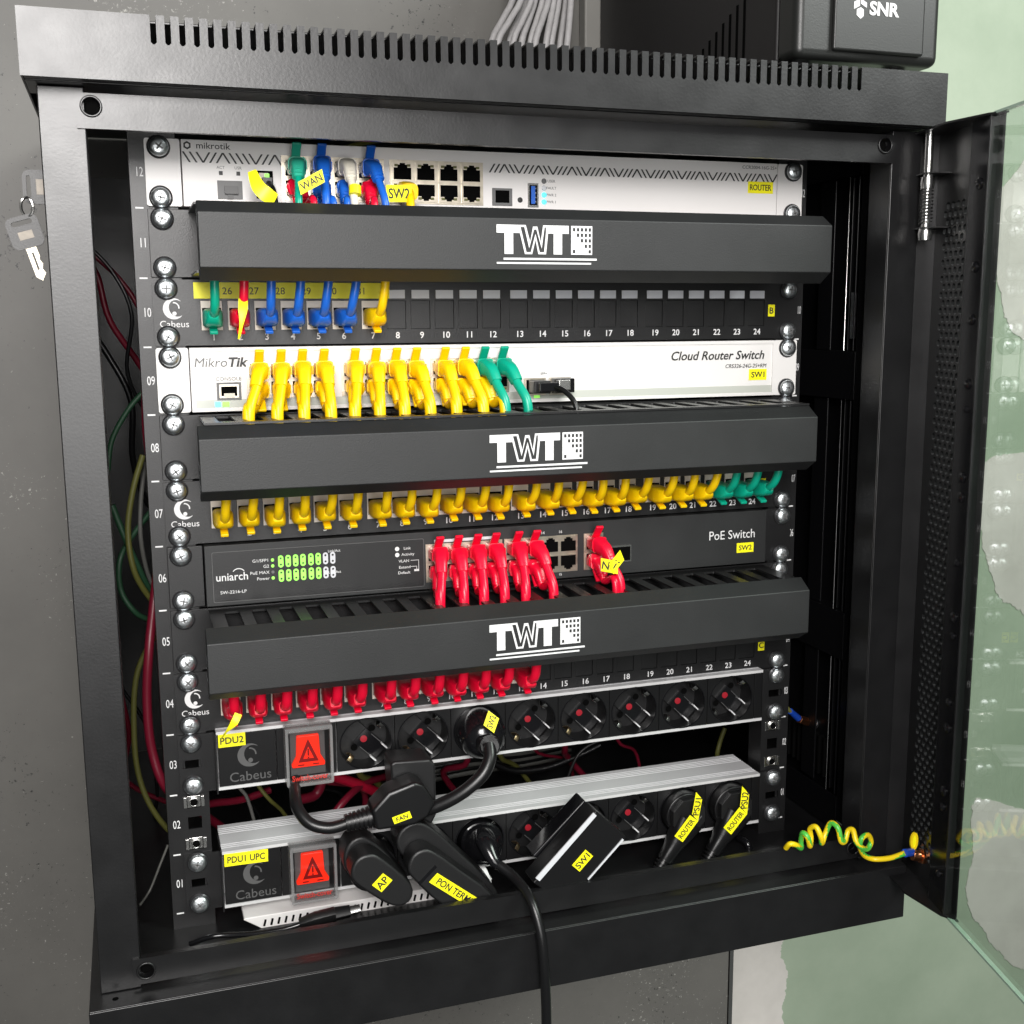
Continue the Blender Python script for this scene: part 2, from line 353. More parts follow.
def patch(pts, label):
    b = MB(); q = [(P(x, y, Y=WY).x, P(x, y, Y=WY).z) for x, y in pts]; q = ragged(smooth_closed(q, 4), .0020, 6)
    b.addmesh(plate_mesh(q, [], .0010), FR(0, WY + .0036, 0), 'wall_putty'); o = b.build('putty_patch', smooth=0)
    tag(o, label, 'putty patch', 'putty patches on the green wall')
patch([(729, 935), (786, 925), (782, 950), (789, 980), (784, 1010), (790, 1060), (794, 1110), (727, 1110), (727, 1000)], 'beige putty patch on the wall below the cabinet beside the grey panel')
patch([(983, 463), (1060, 460), (1085, 560), (1060, 640), (1024, 612), (1000, 595), (984, 540), (981, 500)], 'pale putty patch seen through the door glass halfway up')
patch([(978, 800), (1040, 818), (1100, 850), (1090, 1000), (1030, 975), (1002, 955), (984, 930), (968, 900), (975, 850)], 'pale putty patch seen through the lower part of the door glass')
patch([(1006, 185), (1100, 120), (1100, 330), (1060, 350), (1014, 330), (998, 262)], 'pale putty patch seen through the upper part of the door glass')
b = MB(); b.box(.205, .236, WY - .030, WY - .013, .60, 1.8, 'wall_strip'); tag(b.build('cable_trunking', smooth=0, bevel=.002), label='grey vertical trunking on the wall above the cabinet', cat='trunking')

# ------------------------------------------------------------------ cabinet
FY = -.068; LY = -.088
cab = thing('network_cabinet', 'black wall mounted network cabinet with its glass door open', 'cabinet', (0, 0, -.03))
b = MB()   # lid: slotted front lip
zt = .5862; zb = .5500; xs0 = -.2362; xs1 = .2362; n = 60; pit = (xs1 - xs0) / n; zs = .5705
comb = [(-.3058, zb), (.3030, zb), (.3030, zt)]
for i in range(n - 1, -1, -1):
    xa = xs0 + i * pit; xm = xa + pit * .42
    comb += [(xm, zt), (xm, zs + .0012), (xm - .0012, zs), (xa + .0012, zs), (xa, zs + .0012), (xa, zt)]
    b.box(xm + .0001, xa + pit - .0001, LY + .0016, LY + .014, zt - .0015, zt, 'powder')
comb += [(-.3058, zt)]
b.addmesh(plate_mesh(comb, [], .0015), FR(0, LY + .00075, 0), 'powder')
b.box(-.3058, xs0, LY + .0016, LY + .014, zt - .0015, zt, 'powder'); b.box(xs1, .3030, LY + .0016, LY + .014, zt - .0015, zt, 'powder')
b.box(-.3058, .3030, LY + .014, .37, zt - .0015, zt, 'powder')
b.box(-.3058, -.3043, LY + .0016, .37, zb, zt - .0016, 'powder'); b.box(.3015, .3030, LY + .0016, .37, zb, zt - .0016, 'powder')
b.box(-.3042, .3014, LY + .0016, LY + .010, zb, zb + .0015, 'powder')
b.box(-.3042, .3014, LY + .0100, FY + .03, zb - .0005, zb + .0010, 'dark')
b.build('lid', cab, bevel=.0006)
b = MB()   # base
b.box(-.3058, .3035, LY, LY + .0016, -.0560, -.0118, 'powder'); b.box(-.3058, .3035, LY + .0017, .37, -.0133, -.0118, 'powder')
b.box(-.3058, -.3042, LY + .0017, .37, -.0560, -.0135, 'powder'); b.box(.3019, .3035, LY + .0017, .37, -.0560, -.0135, 'powder')
b.lathe((-.2900, LY + .012, -.01165), [(.0024, 0), (.0001, .0001)], 16, 'hole', (0, 0, 1))
b.build('base', cab, bevel=.0007)
for sx in (-1, 1):
    b = MB(); a, c = (-.2990, -.2738) if sx < 0 else (.2738, .2990)
    b.box(a, c, FY, FY + .0015, -.0116, .5492, 'powder')
    xi = c if sx < 0 else a
    b.box(min(xi, xi - sx * -.0015) , max(xi, xi - sx * -.0015), FY + .0016, FY + .026, -.0116, .5492, 'powder')
    b.build('stile', cab, bevel=.0012)
for zc, nm in ((.5360, 'top'), (.0003, 'bot')):
    b = MB(); z0, z1 = (.5262, .5458) if nm == 'top' else (-.0086, .0092)
    holes = [circle(-.2704, (.5385 if nm == 'top' else .0003), .0048), circle(.2665, (.5385 if nm == 'top' else .0003), .0048)]
    b.addmesh(plate_mesh(rect(-.2787, .2745, z0, z1), holes, .0014), FR(0, FY - .0009, 0), 'powder')
    for hx in (-.2704, .2665):
        hz = .5385 if nm == 'top' else .0003
        b.lathe((hx, FY - .0020, hz), [(.0062, 0), (.0060, .0006), (.0048, .0006), (.0048, -.006)], 24, 'powder', cap=False); b.lathe((hx, FY + .0035, hz), [(.0047, 0), (.0001, .0001)], 16, 'hole')
    if nm == 'top': b.box(-.2736, .2736, FY - .0001, FY + .004, z0 + .0001, z0 + .0014, 'powder')
    else: b.box(-.2736, .2736, FY - .0001, FY + .004, z1 - .0014, z1 - .0001, 'powder')
    b.build('frame_rail', cab, bevel=.0005)
b = MB(); b.box(-.2990, -.2976, FY + .0017, .372, -.011, .549, 'dark')
b.box(-.2974, -.285, -.03, -.0285, -.011, .549, 'dark'); b.build('side_panel', cab, bevel=.0005)
b = MB(); b.box(.2976, .2990, FY + .0017, .372, -.011, .549, 'dark')
# inner pressed frame of the right wall: posts, cross bars, recesses
b.box(.2850, .2974, -.0400, -.0370, .0, .548, 'dark'); b.box(.2835, .2849, -.0400, -.0200, .0, .548, 'dark')
for z0, z1 in ((.3520, .3900), (.1385, .1782)):
    b.box(.2838, .2970, -.0195, .34, z0, z1, 'dark')
b.box(.2835, .2849, -.0195, .34, .5250, .548, 'dark'); b.box(.2835, .2849, -.0195, .34, -.01, .02, 'dark')
for z0, z1 in ((.3905, .5245), (.1787, .3515), (.0205, .1380)):
    b.box(.2835, .2843, -.0040, -.0030, z0, z1, 'steel' if z0 > .3 else 'dark'); b.box(.2880, .2975, -.0025, -.0015, z0, z1, 'dark')
    b.box(.2870, .2884, .0200, .0400, z0, z1, 'dark'); b.box(.2846, .2860, -.0150, -.0135, z0, z1, 'dark')
for i in range(9): b.box(.2900, .2960, .010 + i * .008, .0125 + i * .008, .025, .060, 'hole')
b.box(.2850, .2870, -.0140, -.0090, .400, .436, 'zinc')
b.build('side_panel', cab, bevel=.0006)
b = MB(); b.box(-.2974, .2974, .3705, .372, -.011, .549, 'dark'); b.build('back_panel', cab, smooth=0)
b = MB(); b.box(-.2974, .2974, FY + .003, .3703, -.0300, -.0210, 'dark'); b.build('floor_panel', cab, smooth=0)
# mounting rails
for sx in (-1, 1):
    holes = []
    for u in range(1, 13):
        for dz in (.0066, .022225, .03785):
            z = (u - 1) * U + dz; holes.append(rect(sx * .2325 - .0047, sx * .2325 + .0047, z - .0045, z + .0045))
    xa, xb = (-.2510, -.2220) if sx < 0 else (.2220, .2470)
    b = MB(); b.addmesh(plate_mesh(rect(xa, xb, -.0205, .5400), holes, .0015), FR(0, .00085, 0), 'panel')
    x = xa if sx < 0 else xb
    b.box(x - (.0015 if sx > 0 else 0), x + (.0015 if sx < 0 else 0), .0017, .045, -.0205, .54, 'panel')
    b.box(xb - .0015 if sx < 0 else xa, xb if sx < 0 else xa + .0015, .0017, .02, -.0205, .54, 'panel')
    rail = b.build('mounting_rail', cab, smooth=0)
    b = MB()
    for u in range(1, 13):
        z = (u - .5) * U; xt = -.2450 if sx < 0 else .2440
        b.text('%02d' % u, FR(xt, -.0001, z), .0085, 'whiteink', w=.62 if sx < 0 else .4)
    for u in range(0, 12):
        z = u * U; b.box(-.2485 if sx < 0 else .2405, -.2435 if sx < 0 else .2445, -.0002, 0, z - .0005, z + .0005, 'whiteink')
    b.build('unit_numbers', rail, smooth=0)
    for z in ((1 * U + .0066), (2 * U - .0066)):
        b = MB(); x = sx * .2325
        b.box(x - .0046, x + .0046, .0005, .004, z - .0043, z + .0043, 'steel'); b.box(x - .0072, x - .0048, -.0008, .003, z - .0040, z + .0040, 'steel'); b.box(x + .0048, x + .0072, -.0008, .003, z - .0040, z + .0040, 'steel')
        b.lathe((x, .0004, z), [(.0036, 0), (.0036, .0014), (.0026, .0016), (.0026, -.001)], 18, 'steel', cap=False); b.lathe((x, -.0013, z), [(.0026, 0), (.0001, .0001)], 16, 'hole')
        b.build('cage_nut', rail, bevel=.0003)
# door ------------------------------------------------ local axes: s along the door from the hinge, n towards the inside, z
H = Vector((.310, -.068, 0)); dd = Vector((-.23, -.973, 0)).normalized(); nn = Vector((dd.y, -dd.x, 0))
DT = Matrix(((dd.x, nn.x, 0, H.x), (dd.y, nn.y, 0, H.y), (0, 0, 1, 0), (0, 0, 0, 1)))      # (s, n, z) -> world
DZ0, DZ1 = -.0195, .5485; DL = .575
b = MB()
b.box(-.0005, .0012, -.0065, .0165, DZ0, DZ1, 'powder', DT)                      # hinge side return
b.box(.0012, .0030, .0152, .0164, DZ0 + .0015, DZ1 - .0015, 'powder', DT)           # lip of return
PS0, PS1 = .0135, .0500
holes = []; nr = 86; rh = (DZ1 - DZ0 - .072) / nr
for r in range(nr):
    z = DZ0 + .022 + (r + .5) * rh
    nc = 4 if r % 2 else 5
    for c in range(nc):
        s_ = (PS0 + PS1) / 2 + (c - (nc - 1) / 2) * .0078; holes.append(circle(s_, z, .0028, 6, math.pi / 6))
b.addmesh(plate_mesh(rect(.0013, .0600, DZ0, DZ1), holes, .0030), DT @ FR(0, -.0050, 0), 'powder')
b.box(.0600, .0612, -.0065, .0020, DZ0, DZ1, 'powder', DT)
b.box(.0612, .0850, .0005, .0020, DZ0, DZ1, 'glossblack', DT)
b.box(.0850, .0862, -.0040, .0020, DZ0, DZ1, 'powder', DT)
b.box(.0600, .0900, -.0065, -.0055, DZ0, DZ1, 'powder', DT)
for z0, z1, sl in ((DZ0, DZ0 + .0014, 1), (DZ1 - .0014, DZ1, 1)):
    pts = [(.0013, -.0050), (.0960, -.0050), (.0860, .0040), (.0500, .0165), (.0013, .0165)]
    b.faces([DT @ Vector((p[0], p[1], z)) for z in (z0, z1) for p in pts], [(0, 1, 2, 3, 4), (9, 8, 7, 6, 5)] + [(i, (i + 1) % 5, (i + 1) % 5 + 5, i + 5) for i in range(5)], 'powder')
door = b.build('door', cab, bevel=.0004, seg=1)
b = MB(); b.box(DL - .03, DL, -.0065, .0020, DZ0, DZ1, 'powder', DT); b.build('free_edge_strip', door, bevel=.0005)
b = MB(); b.box(.0868, DL - .0302, -.0030, .0008, DZ0 + .001, DZ1 - .001, 'glass', DT); gp = b.build('glass_pane', door, smooth=0)
b = MB(); b.box(.0870, DL - .031, -.0028, .0006, DZ0 - .0008, DZ0 + .0009, 'glassedge', DT); b.box(.0870, DL - .031, -.0028, .0006, DZ1 - .0009, DZ1 + .0008, 'glassedge', DT); b.build('glass_edge', door, smooth=0)
for z in (.505, .448, .416, .372, .352, .305, .290, .245, .205, .190, .142, .122, .075, .060, .010):
    b = MB(); o_ = DT @ Vector((.0760, .0020, z + random.uniform(-.002, .002))); rr = random.choice((.0028, .0038)); b.lathe(o_, [(rr, 0), (rr, .0010), (rr * .6, .0022), (.0001, .0024)], 14, 'glossblack', nn); b.build('clip_screw', door)
b = MB()   # spring hinge pin near the top
def D(s_, n_, z): return DT @ Vector((s_, n_, z))
b.cyl(D(.0125, .0095, .5475), D(.0125, .0095, .4810), .0030, .0030, 14, 'steel')
b.lathe(D(.0125, .0095, .5120), [(.0001, -.0050), (.0045, -.0042), (.0050, 0), (.0045, .0042), (.0001, .0050)], 16, 'steel', (0, 0, 1))
b.lathe(D(.0125, .0095, .4760), [(.0001, -.0050), (.0045, -.0042), (.0050, 0), (.0045, .0042), (.0001, .0050)], 16, 'steel', (0, 0, 1))
hel = [D(.0125, .0095, 0) + Vector((.0042 * math.cos(a), .0042 * math.sin(a), .4830 + a * .0262 / (2 * math.pi * 11))) for a in [i * math.pi / 4 for i in range(89)]]
b.sweep(hel, .0007, 'steel', n=5, sub=1)
b.box(.0012, .0220, -.0040, .0140, .5182, .5190, 'powder', DT); b.box(.0012, .0220, -.0040, .0140, .4800, .4808, 'powder', DT)
b.box(.0205, .0212, .0100, .0110, .4815, .5175, 'powder', DT)
b.build('spring_hinge', door)

# ------------------------------------------------------------------ gear helper shapes
def rj_socket(b, x, z, y, w=.0125, h=.0115, flip=False, frame='portmetal', leds=True):
    b.box(x - w / 2 - .0012, x + w / 2 + .0012, y - .0006, y + .0001, z - h / 2 - .0009, z + h / 2 + .0009, frame)
    sgn = 1 if flip else -1
    pts = [(-w / 2, -h / 2), (w / 2, -h / 2), (w / 2, h * .22), (w * .28, h * .22), (w * .28, h * .40), (w * .15, h * .40), (w * .15, h / 2), (-w * .15, h / 2), (-w * .15, h * .40), (-w * .28, h * .40), (-w * .28, h * .22), (-w / 2, h * .22)]
    pp = [(x + p, z + q * (-sgn)) for p, q in pts]
    if sgn > 0: pp = pp[::-1]
    b.prism(pp, y - .0009, y - .0004, 'hole')
    if leds:
        for k in (-1, 1): b.box(x + k * w * .36 - .0012, x + k * w * .36 + .0012, y - .0010, y - .0005, z - sgn * h * .36 - .0008, z - sgn * h * .36 + .0008, 'olive')

# --- router, unit 12
r = thing('router', 'white rack router at the very top with a zigzag stripe print', 'router', (0, 0, 11 * U), 'white devices in the rack')
z0, z1 = 11 * U + .0012, 12 * U - .0012
b = MB(); b.box(-.2185, .2185, -.0040, .17, z0, z1, 'white'); b.build('body', r, bevel=.0004)
for sx in (-1, 1):
    b = MB(); a, c = (-.2412, -.2193) if sx < 0 else (.2193, .2412)
    hs = []
    b.addmesh(plate_mesh(rrect(a, c, z0, z1, .0015), hs, .0016), FR(0, -.0022, 0), 'white'); b.box(a + (.0195 if sx < 0 else 0), c - (0 if sx < 0 else .0195), -.0013, .03, z0, z1, 'white'); b.build('mounting_ear', r, bevel=.0003)
ear_screws(r, 12, -.0031)
b = MB(); yy = -.0042
b.text('mikrotik', FR(-.1985, yy, .5284), .0056, 'ink', w=1.12, bold=.006)
b.addmesh(plate_mesh(circle(-.2147, .5284, .0026, 6, math.pi / 6), [circle(-.2147, .5284, .0014, 6, math.pi / 6)], .0001), FR(0, yy, 0), 'ink')
def strokes(b, x0, x1, zc, h, seq, pitch):
    x = x0; i = 0
    def sl(xa, dirn, first):
        w = .00125; t = h * .62; xa2 = xa + dirn * t
        b.prism([(xa - w / 2, zc - h / 2), (xa + w / 2, zc - h / 2), (xa2 + w / 2, zc + h / 2), (xa2 - w / 2, zc + h / 2)], yy - .0001, yy, 'ink')
    while x < x1:
        c = seq[i % len(seq)]
        if c == '/': sl(x, 1, 0)
        elif c == '\\': sl(x + h * .62, -1, 0)
        elif c == '^': sl(x, 1, 0); sl(x + h * 1.24, -1, 0); x += h * .62
        elif c == 'v': sl(x + h * .62, -1, 0); sl(x + h * .62, 1, 0); x += h * .62
        x += pitch; i += 1
strokes(b, -.2175, -.1620, .5212, .0066, ['\\', '\\', 'v', '/', '^', '\\'], .0042)
strokes(b, -.0110, .2120, .5212, .0060, ['/', '/', '^', '\\', 'v'], .0036)
b.text('CCR2004-16G-2S+', FR(.2030, yy, .5286), .0034, 'inkgrey', w=1.1)
for t, x in (('ACT', -.1943), ('USR', -.1832)): b.text(t, FR(x, yy, .5152), .0026, 'inkgrey')
for t, z in (('USER', .5136), ('FAULT', .5088), ('PWR 2', .5040), ('PWR 1', .4992)): b.text(t, FR(.0350, yy, z), .0026, 'inkgrey')
b.build('lettering', r, smooth=0)
b = MB()
for x in (-.1943, -.1832): b.box(x - .0012, x + .0012, -.0044, -.0039, .5105, .5130, 'ink')
b.box(-.1969, -.1810, -.0050, -.0039, .4955, .5070, 'inkgrey'); b.box(-.1925, -.1840, -.0075, -.0049, .4985, .5035, 'dimink'); b.box(-.1905, -.1870, -.0060, -.0049, .4955, .4985, 'dimink')
b.box(-.1720, -.1610, -.0052, -.0039, .4965, .5140, 'hole'); b.box(-.1700, -.1640, -.0062, -.0051, .5085, .5125, 'cream'); b.box(-.1665, -.1635, -.0066, -.0061, .5090, .5120, 'ledgreen')
b.build('module_socket', r, smooth=0)
b = MB(); b.box(-.1552, -.0862, -.0046, -.0039, .4955, .5244, 'portmetal'); b.box(-.0825, -.0160, -.0046, -.0039, .4955, .5244, 'portmetal')
for k in range(4):
    for zz, fl in ((.5168, False), (.5030, True)):
        rj_socket(b, -.0736 + k * .01637, zz, -.0046, flip=fl, w=.0122, h=.0108); rj_socket(b, -.1467 + k * .01637, zz, -.0046, flip=fl, w=.0122, h=.0108)
b.box(-.0093, .0054, -.0048, -.0039, .4958, .5077, 'inkgrey'); b.box(-.0070, .0031, -.0051, -.0047, .4978, .5062, 'hole'); b.lathe((.0114, -.0040, .5001), [(.0019, 0), (.0019, .0004), (.0001, .0005)], 14, 'ink')
b.build('port_block', r, smooth=0)
b = MB(); b.box(.0170, .0250, -.0050, -.0039, .4954, .5118, 'steel'); b.box(.0182, .0238, -.0054, -.0049, .4968, .5104, 'hole'); b.box(.0192, .0222, -.0060, -.0053, .4975, .5097, 'usbblue')
for k in range(4): b.box(.0222, .0229, -.0061, -.0054, .4985 + k * .003, .4995 + k * .003, 'steel')
b.build('usb_port', r, smooth=0)
for z, m in ((.5136, 'inkgrey'), (.5088, 'whitelabel'), (.5040, 'ledcyan'), (.4992, 'ledcyan')):
    b = MB(); b.lathe((.0295, -.0038, z), [(.0019, 0), (.0019, .0004), (.0015, .0009), (.0001, .0011)], 14, m); b.build('status_light', r)
sticker(r, 'ROUTER', .1934, .2148, .5099, .5184, -.0043, .0078)

# --- cable organizers, units 11, 8, 5
def organizer(u, zc, label, sh=0):
    zb_, zt_ = (u - 1) * U + .0006, u * U - .0006
    o = thing('cable_organizer', label, 'cable organizer', (0, 0, (u - 1) * U), 'cable organizers with snap-on covers')
    b = MB(); b.box(-.2412, .2412, -.0020, -.0002, zb_, zt_, 'panel'); b.build('back_plate', o, bevel=.0003)
    ear_screws(o, u, -.0022)
    for side, nm in ((1, 'slotted_top'), (-1, 'slotted_bottom')):
        z = zt_ - .0022 if side > 0 else zb_ + .0006
        nsl = 23; p = .0182; hs = []
        for i in range(nsl):
            x = -.2015 + i * p
            hs.append([(q[0], q[1]) for q in rrect(x - .0052, x + .0052, .0130, .0545, .0015, 2)])
        b = MB(); T = Matrix(((1, 0, 0, 0), (0, -1, 0, 0), (0, 0, 1, z + .0008), (0, 0, 0, 1)))
        b.addmesh(plate_mesh(rect(-.2160, .2160, .0022, .0625), hs, .0014), T, 'duct'); b.build(nm, o, smooth=0)
    yf = -.0735; yl = -.0610; prof = [(yl, zc + .0240), (yf, zc + .0163), (yf, zc - .0163), (yl, zc - .0240)]
    b = MB(); t = .0014; ins = [(yl, zc + .0226), (yf + t, zc + .0157), (yf + t, zc - .0157), (yl, zc - .0226)]
    xl, xr = -.2187 + sh, .2187 + sh; ch = .0075
    def ring(x, c=0): return [Vector((x, p[0], p[1])) for p in prof] + [Vector((x, p[0], p[1])) for p in ins[::-1]]
    b.loft([ring(xl), ring(xr)], 'powder_fine')
    for x in (xl, xr - .0012): b.prism([], 0, 0, 'powder_fine') if 0 else b.faces([Vector((x + dx, p[0], p[1])) for dx in (0, .0012) for p in ins], [(0, 1, 2, 3), (7, 6, 5, 4)] + [(i, (i + 1) % 4, (i + 1) % 4 + 4, i + 4) for i in range(4)], 'powder_fine')
    cv = b.build('cover', o, bevel=.0018, seg=3)
    b = MB(); twt(b, (-.0325 if u < 11 else -.0325) + sh, zc + .0010, yf - .0002); b.build('lettering', cv, smooth=0)
    return o
organizer(11, 10 * U + .0203, 'black cable organizer just below the white router, topmost of three', .0040)
organizer(8, 7 * U + .0177, 'black cable organizer just below the white switch, middle of three', -.0020)
organizer(5, 4 * U + .0215, 'black cable organizer just below the black switch, lowest of three', -.0034)

# --- patch panels
def px(k): return -.2043 + (k - 1) * .0174 + ((k - 1) // 6) * .0030
def patch_panel(u, filled, label, tab, kw):
    zb_, zt_ = (u - 1) * U + .0008, u * U - .0008; zc = zb_ + .0195
    o = thing('patch_bay', label, 'patch panel', (0, 0, (u - 1) * U), 'black patch panels with 24 ports')
    b = MB(); hs = [rect(px(k) - .0070, px(k) + .0070, zc - .0098, zc + .0098) for k in range(1, 25)]
    b.addmesh(plate_mesh(rrect(-.2412, .2412, zb_, zt_, .001, 2), hs, .0018), FR(0, -.0012, 0), 'panel')
    b.box(-.2240, .2240, .0000, .0320, zt_ - .0012, zt_, 'panel'); b.build('face_plate', o, smooth=0)
    ear_screws(o, u, -.0023, lo=True, hi=(u != 7 or True))
    for k in range(1, 25):
        x = px(k); b = MB()
        if k in filled:
            b.box(x - .0068, x + .0068, -.0024, .012, zc - .0096, zc + .0096, 'cream'); b.box(x - .0060, x + .0060, -.0028, -.0022, zc - .0065, zc + .0050, 'hole'); b.box(x - .0028, x + .0028, -.0028, -.0022, zc - .0086, zc - .0064, 'hole')
        else:
            b.box(x - .0067, x + .0067, -.0016, .004, zc - .0095, zc + .0095, 'panel')
        b.build('keystone_jack' if k in filled else 'blank_insert', o, smooth=0)
    b = MB()
    for k in range(1, 25): b.text(str(k), FR(px(k) + .0008, -.0023, zb_ + .0052), .0062, 'whiteink', bold=.012)
    cabeus(b, -.2283, zc + .0045, .0068, 'whiteink', -.0023); b.text('Cabeus', FR(-.2283, -.0023, zc - .0056), .0060, 'whiteink', bold=0, w=1.05)
    b.build('lettering', o, smooth=0)
    if tab:
        for k in range(1, 25):
            if k in filled: continue
            b = MB(); b.box(px(k) - .0063, px(k) + .0063, -.0028, -.0022, zc + .0112, zc + .0170, 'whitelabel'); b.build('port_tab', o, smooth=0)
    return o
pp1 = patch_panel(10, range(1, 8), 'black patch panel near the top with white tabs and yellow number strip', True, {})
b = MB(); b.box(-.2152, -.0842, -.0030, -.0022, .4315, .4420, 'labelY'); st = b.build('label_sticker', pp1, smooth=0)
b = MB()
for k, t in ((2, '26'), (3, '27'), (4, '28'), (5, '29'), (6, '30'), (7, '31')): b.text(t, FR(px(k) - .0068, -.0031, .4362), .0066, 'ink')
b.build('lettering', st, smooth=0)
sticker(pp1, 'B', .2150, .2208, .4178, .4268, -.0024, .0058)
pp2 = patch_panel(7, range(1, 25), 'black patch panel in the middle filled with yellow and green cords', False, {})
b = MB(); b.box(-.2175, .1960, -.0028, -.0022, .2992, .3105, 'labelY'); b.build('label_sticker', pp2, smooth=0)
pp3 = patch_panel(4, range(1, 14), 'black patch panel low down with red cords in its left half', False, {})
sticker(pp3, 'C', .2150, .2208, .1490, .1580, -.0024, .0058)
sticker(pp2, 'D', .2125, .2175, .2850, .2910, -.0024, .0050)

# --- white switch, unit 9
w = thing('network_switch', 'white rack switch full of yellow cords', 'switch', (0, 0, 8 * U), 'rack switches')
z0, z1 = 8 * U + .0012, 9 * U - .0006
b = MB(); b.box(-.2200, .2212, -.0040, .15, z0, z1, 'white2'); b.build('body', w, bevel=.0004)
b = MB(); b.addmesh(plate_mesh(rect(-.2198, .2210, z0 + .0002, z1 - .0002), [rect(-.2175, .2188, z0 + .0022, z1 - .0025)], .0010), FR(0, -.0046, 0), 'white2'); b.build('raised_rim', w, bevel=.0003)
b = MB(); b.box(-.2172, .2186, -.0043, -.0040, z0 + .0026, z0 + .0080, 'greystrip'); b.build('grey_band', w, smooth=0)
for sx in (-1, 1):
    b = MB(); a, c = (-.2412, -.2206) if sx < 0 else (.2216, .2412)
    b.addmesh(plate_mesh(rrect(a, c, z0, z1, .0015), [], .0016), FR(0, -.0022, 0), 'white2'); b.build('mounting_ear', w, bevel=.0003)
ear_screws(w, 9, -.0031)
b = MB(); yy = -.0045
b.text('Mikro', FR(-.2068, yy, .3893), .0086, 'inkgrey', w=1.05, shear=.15); b.text('Tik', FR(-.1898, yy, .3893), .0086, 'ink', bold=.03, shear=.2, w=1.1)
b.text('Cloud Router Switch', FR(.1710, yy, .3882), .0094, 'ink', w=1.0, shear=.25, bold=.012)
b.text('CRS326-24G-2S+RM', FR(.1955, yy, .3800), .0042, 'ink', w=1.0, shear=.2)
b.text('CONSOLE', FR(-.1955, yy, .3785), .0034, 'inkgrey', w=1.1); b.text('SFP+', FR(.0290, yy, .3775), .0026, 'inkgrey')
b.build('lettering', w, smooth=0)
b = MB(); g1, g2, g3 = -.1544, -.0903, -.0270
for g in (g1, g2, g3):
    b.box(g - .0292, g + .0292, -.0048, -.0039, .3650, .3898, 'portmetal')
    for k in range(4):
        for zz, fl in ((.3838, False), (.3712, True)): rj_socket(b, g + (k - 1.5) * .0143, zz, -.0048, w=.0118, h=.0100, flip=fl)
b.box(-.2035, -.1876, -.0050, -.0039, .3645, .3762, 'inkgrey'); b.box(-.2018, -.1893, -.0053, -.0049, .3660, .3748, 'portmetal'); b.box(-.2008, -.1903, -.0055, -.0052, .3672, .3736, 'hole'); b.box(-.1990, -.1920, -.0057, -.0054, .3662, .3690, 'cream')
b.build('port_block', w, smooth=0)
b = MB()
for x in (.0135, .0330): b.box(x, x + .0165, -.0060, -.0039, .3620, .3745, 'portmetal'); b.box(x + .0015, x + .0150, -.0064, -.0059, .3632, .3733, 'hole')
b.build('fibre_port', w, smooth=0)
b = MB(); b.box(.0338, .0488, -.0160, -.0064, .3640, .3742, 'glossblack'); b.box(.0350, .0440, -.0200, -.0155, .3660, .3735, 'steel'); b.build('fibre_module', w, bevel=.0006)
b = MB(); b.box(-.2050, -.2012, -.0047, -.0043, .3600, .3634, 'ledblue'); b.build('status_light', w, smooth=0)
for x in (-.1980, -.1470, .0235): b = MB(); b.box(x - .0022, x + .0022, -.0047, -.0043, .3600, .3632, 'ledgreen'); b.build('status_light', w, smooth=0)
sticker(w, 'SW1', .1985, .2140, .3690, .3775, -.0045, .0078)

# --- black switch, unit 6
k6 = thing('network_switch', 'black rack switch with red cords and two rows of green lights', 'switch', (0, 0, 5 * U), 'rack switches')
z0, z1 = 5 * U + .0014, 6 * U - .0006; y6 = -.0065
b = MB(); b.box(-.2172, .2168, y6, .18, z0, z1, 'powder_fine'); b.build('body', k6, bevel=.0005)
b = MB(); b.box(-.2412, -.2180, -.0032, -.0016, z0, z1, 'panel'); b.build('mounting_ear', k6, bevel=.0004)
b = MB(); b.box(.2176, .2412, -.0032, -.0016, z0, z1, 'panel'); b.build('mounting_ear', k6, bevel=.0004)
ear_screws(k6, 6, -.0033)
b = MB(); b.addmesh(plate_mesh(rrect(-.2125, -.0640, .2262, .2615, .0012), [rrect(-.2121, -.0644, .2266, .2611, .001)], .0004), FR(0, y6 - .0002, 0), 'dimink'); b.box(-.2121, -.0644, y6 - .0002, y6 + .0001, .2266, .2611, 'panel'); b.build('legend_panel', k6, smooth=0)
b = MB(); yy = y6 - .0005
b.text('uniarch', FR(-.1995, yy, .2436), .0078, 'whiteink', w=.95, bold=.006)
arc = [(-.1950 + .0040 * math.cos(math.radians(a)), .2455 + .0034 * math.sin(math.radians(a))) for a in range(30, 151, 15)] + [(-.1950 + .0045 * math.cos(math.radians(a)), .2455 + .0040 * math.sin(math.radians(a))) for a in range(150, 29, -15)]
b.addmesh(plate_mesh(arc, [], .0001), FR(0, yy, 0), 'whiteink')
for t, z in (('G1/SFP1', .2535), ('G2', .2493), ('PoE MAX', .2450), ('Power', .2408)): b.text(t, FR(-.1742, yy, z), .0030, 'whiteink', align='RIGHT', w=1.1)
b.text('SW-2216-LP', FR(-.1990, yy, .2330), .0030, 'whiteink', w=1.15)
for t, z in (('Link/Act', .2560), ('Link/Act', .2418)): b.text(t, FR(-.1290, yy, z + (.001 if z > .25 else 0)), .0026, 'whiteink')
for t, x, z in (('Link', -.0765, .2552), ('Activity', -.0760, .2508), ('VLAN', -.0790, .2460), ('Extend', -.0785, .2415), ('Default', -.0790, .2375)): b.text(t, FR(x, yy, z), .0028, 'whiteink', w=1.1)
for z in (.2552, .2508): b.addmesh(plate_mesh(circle(-.0838, z, .0016, 14), [], .0001), FR(0, yy, 0), 'whiteink')
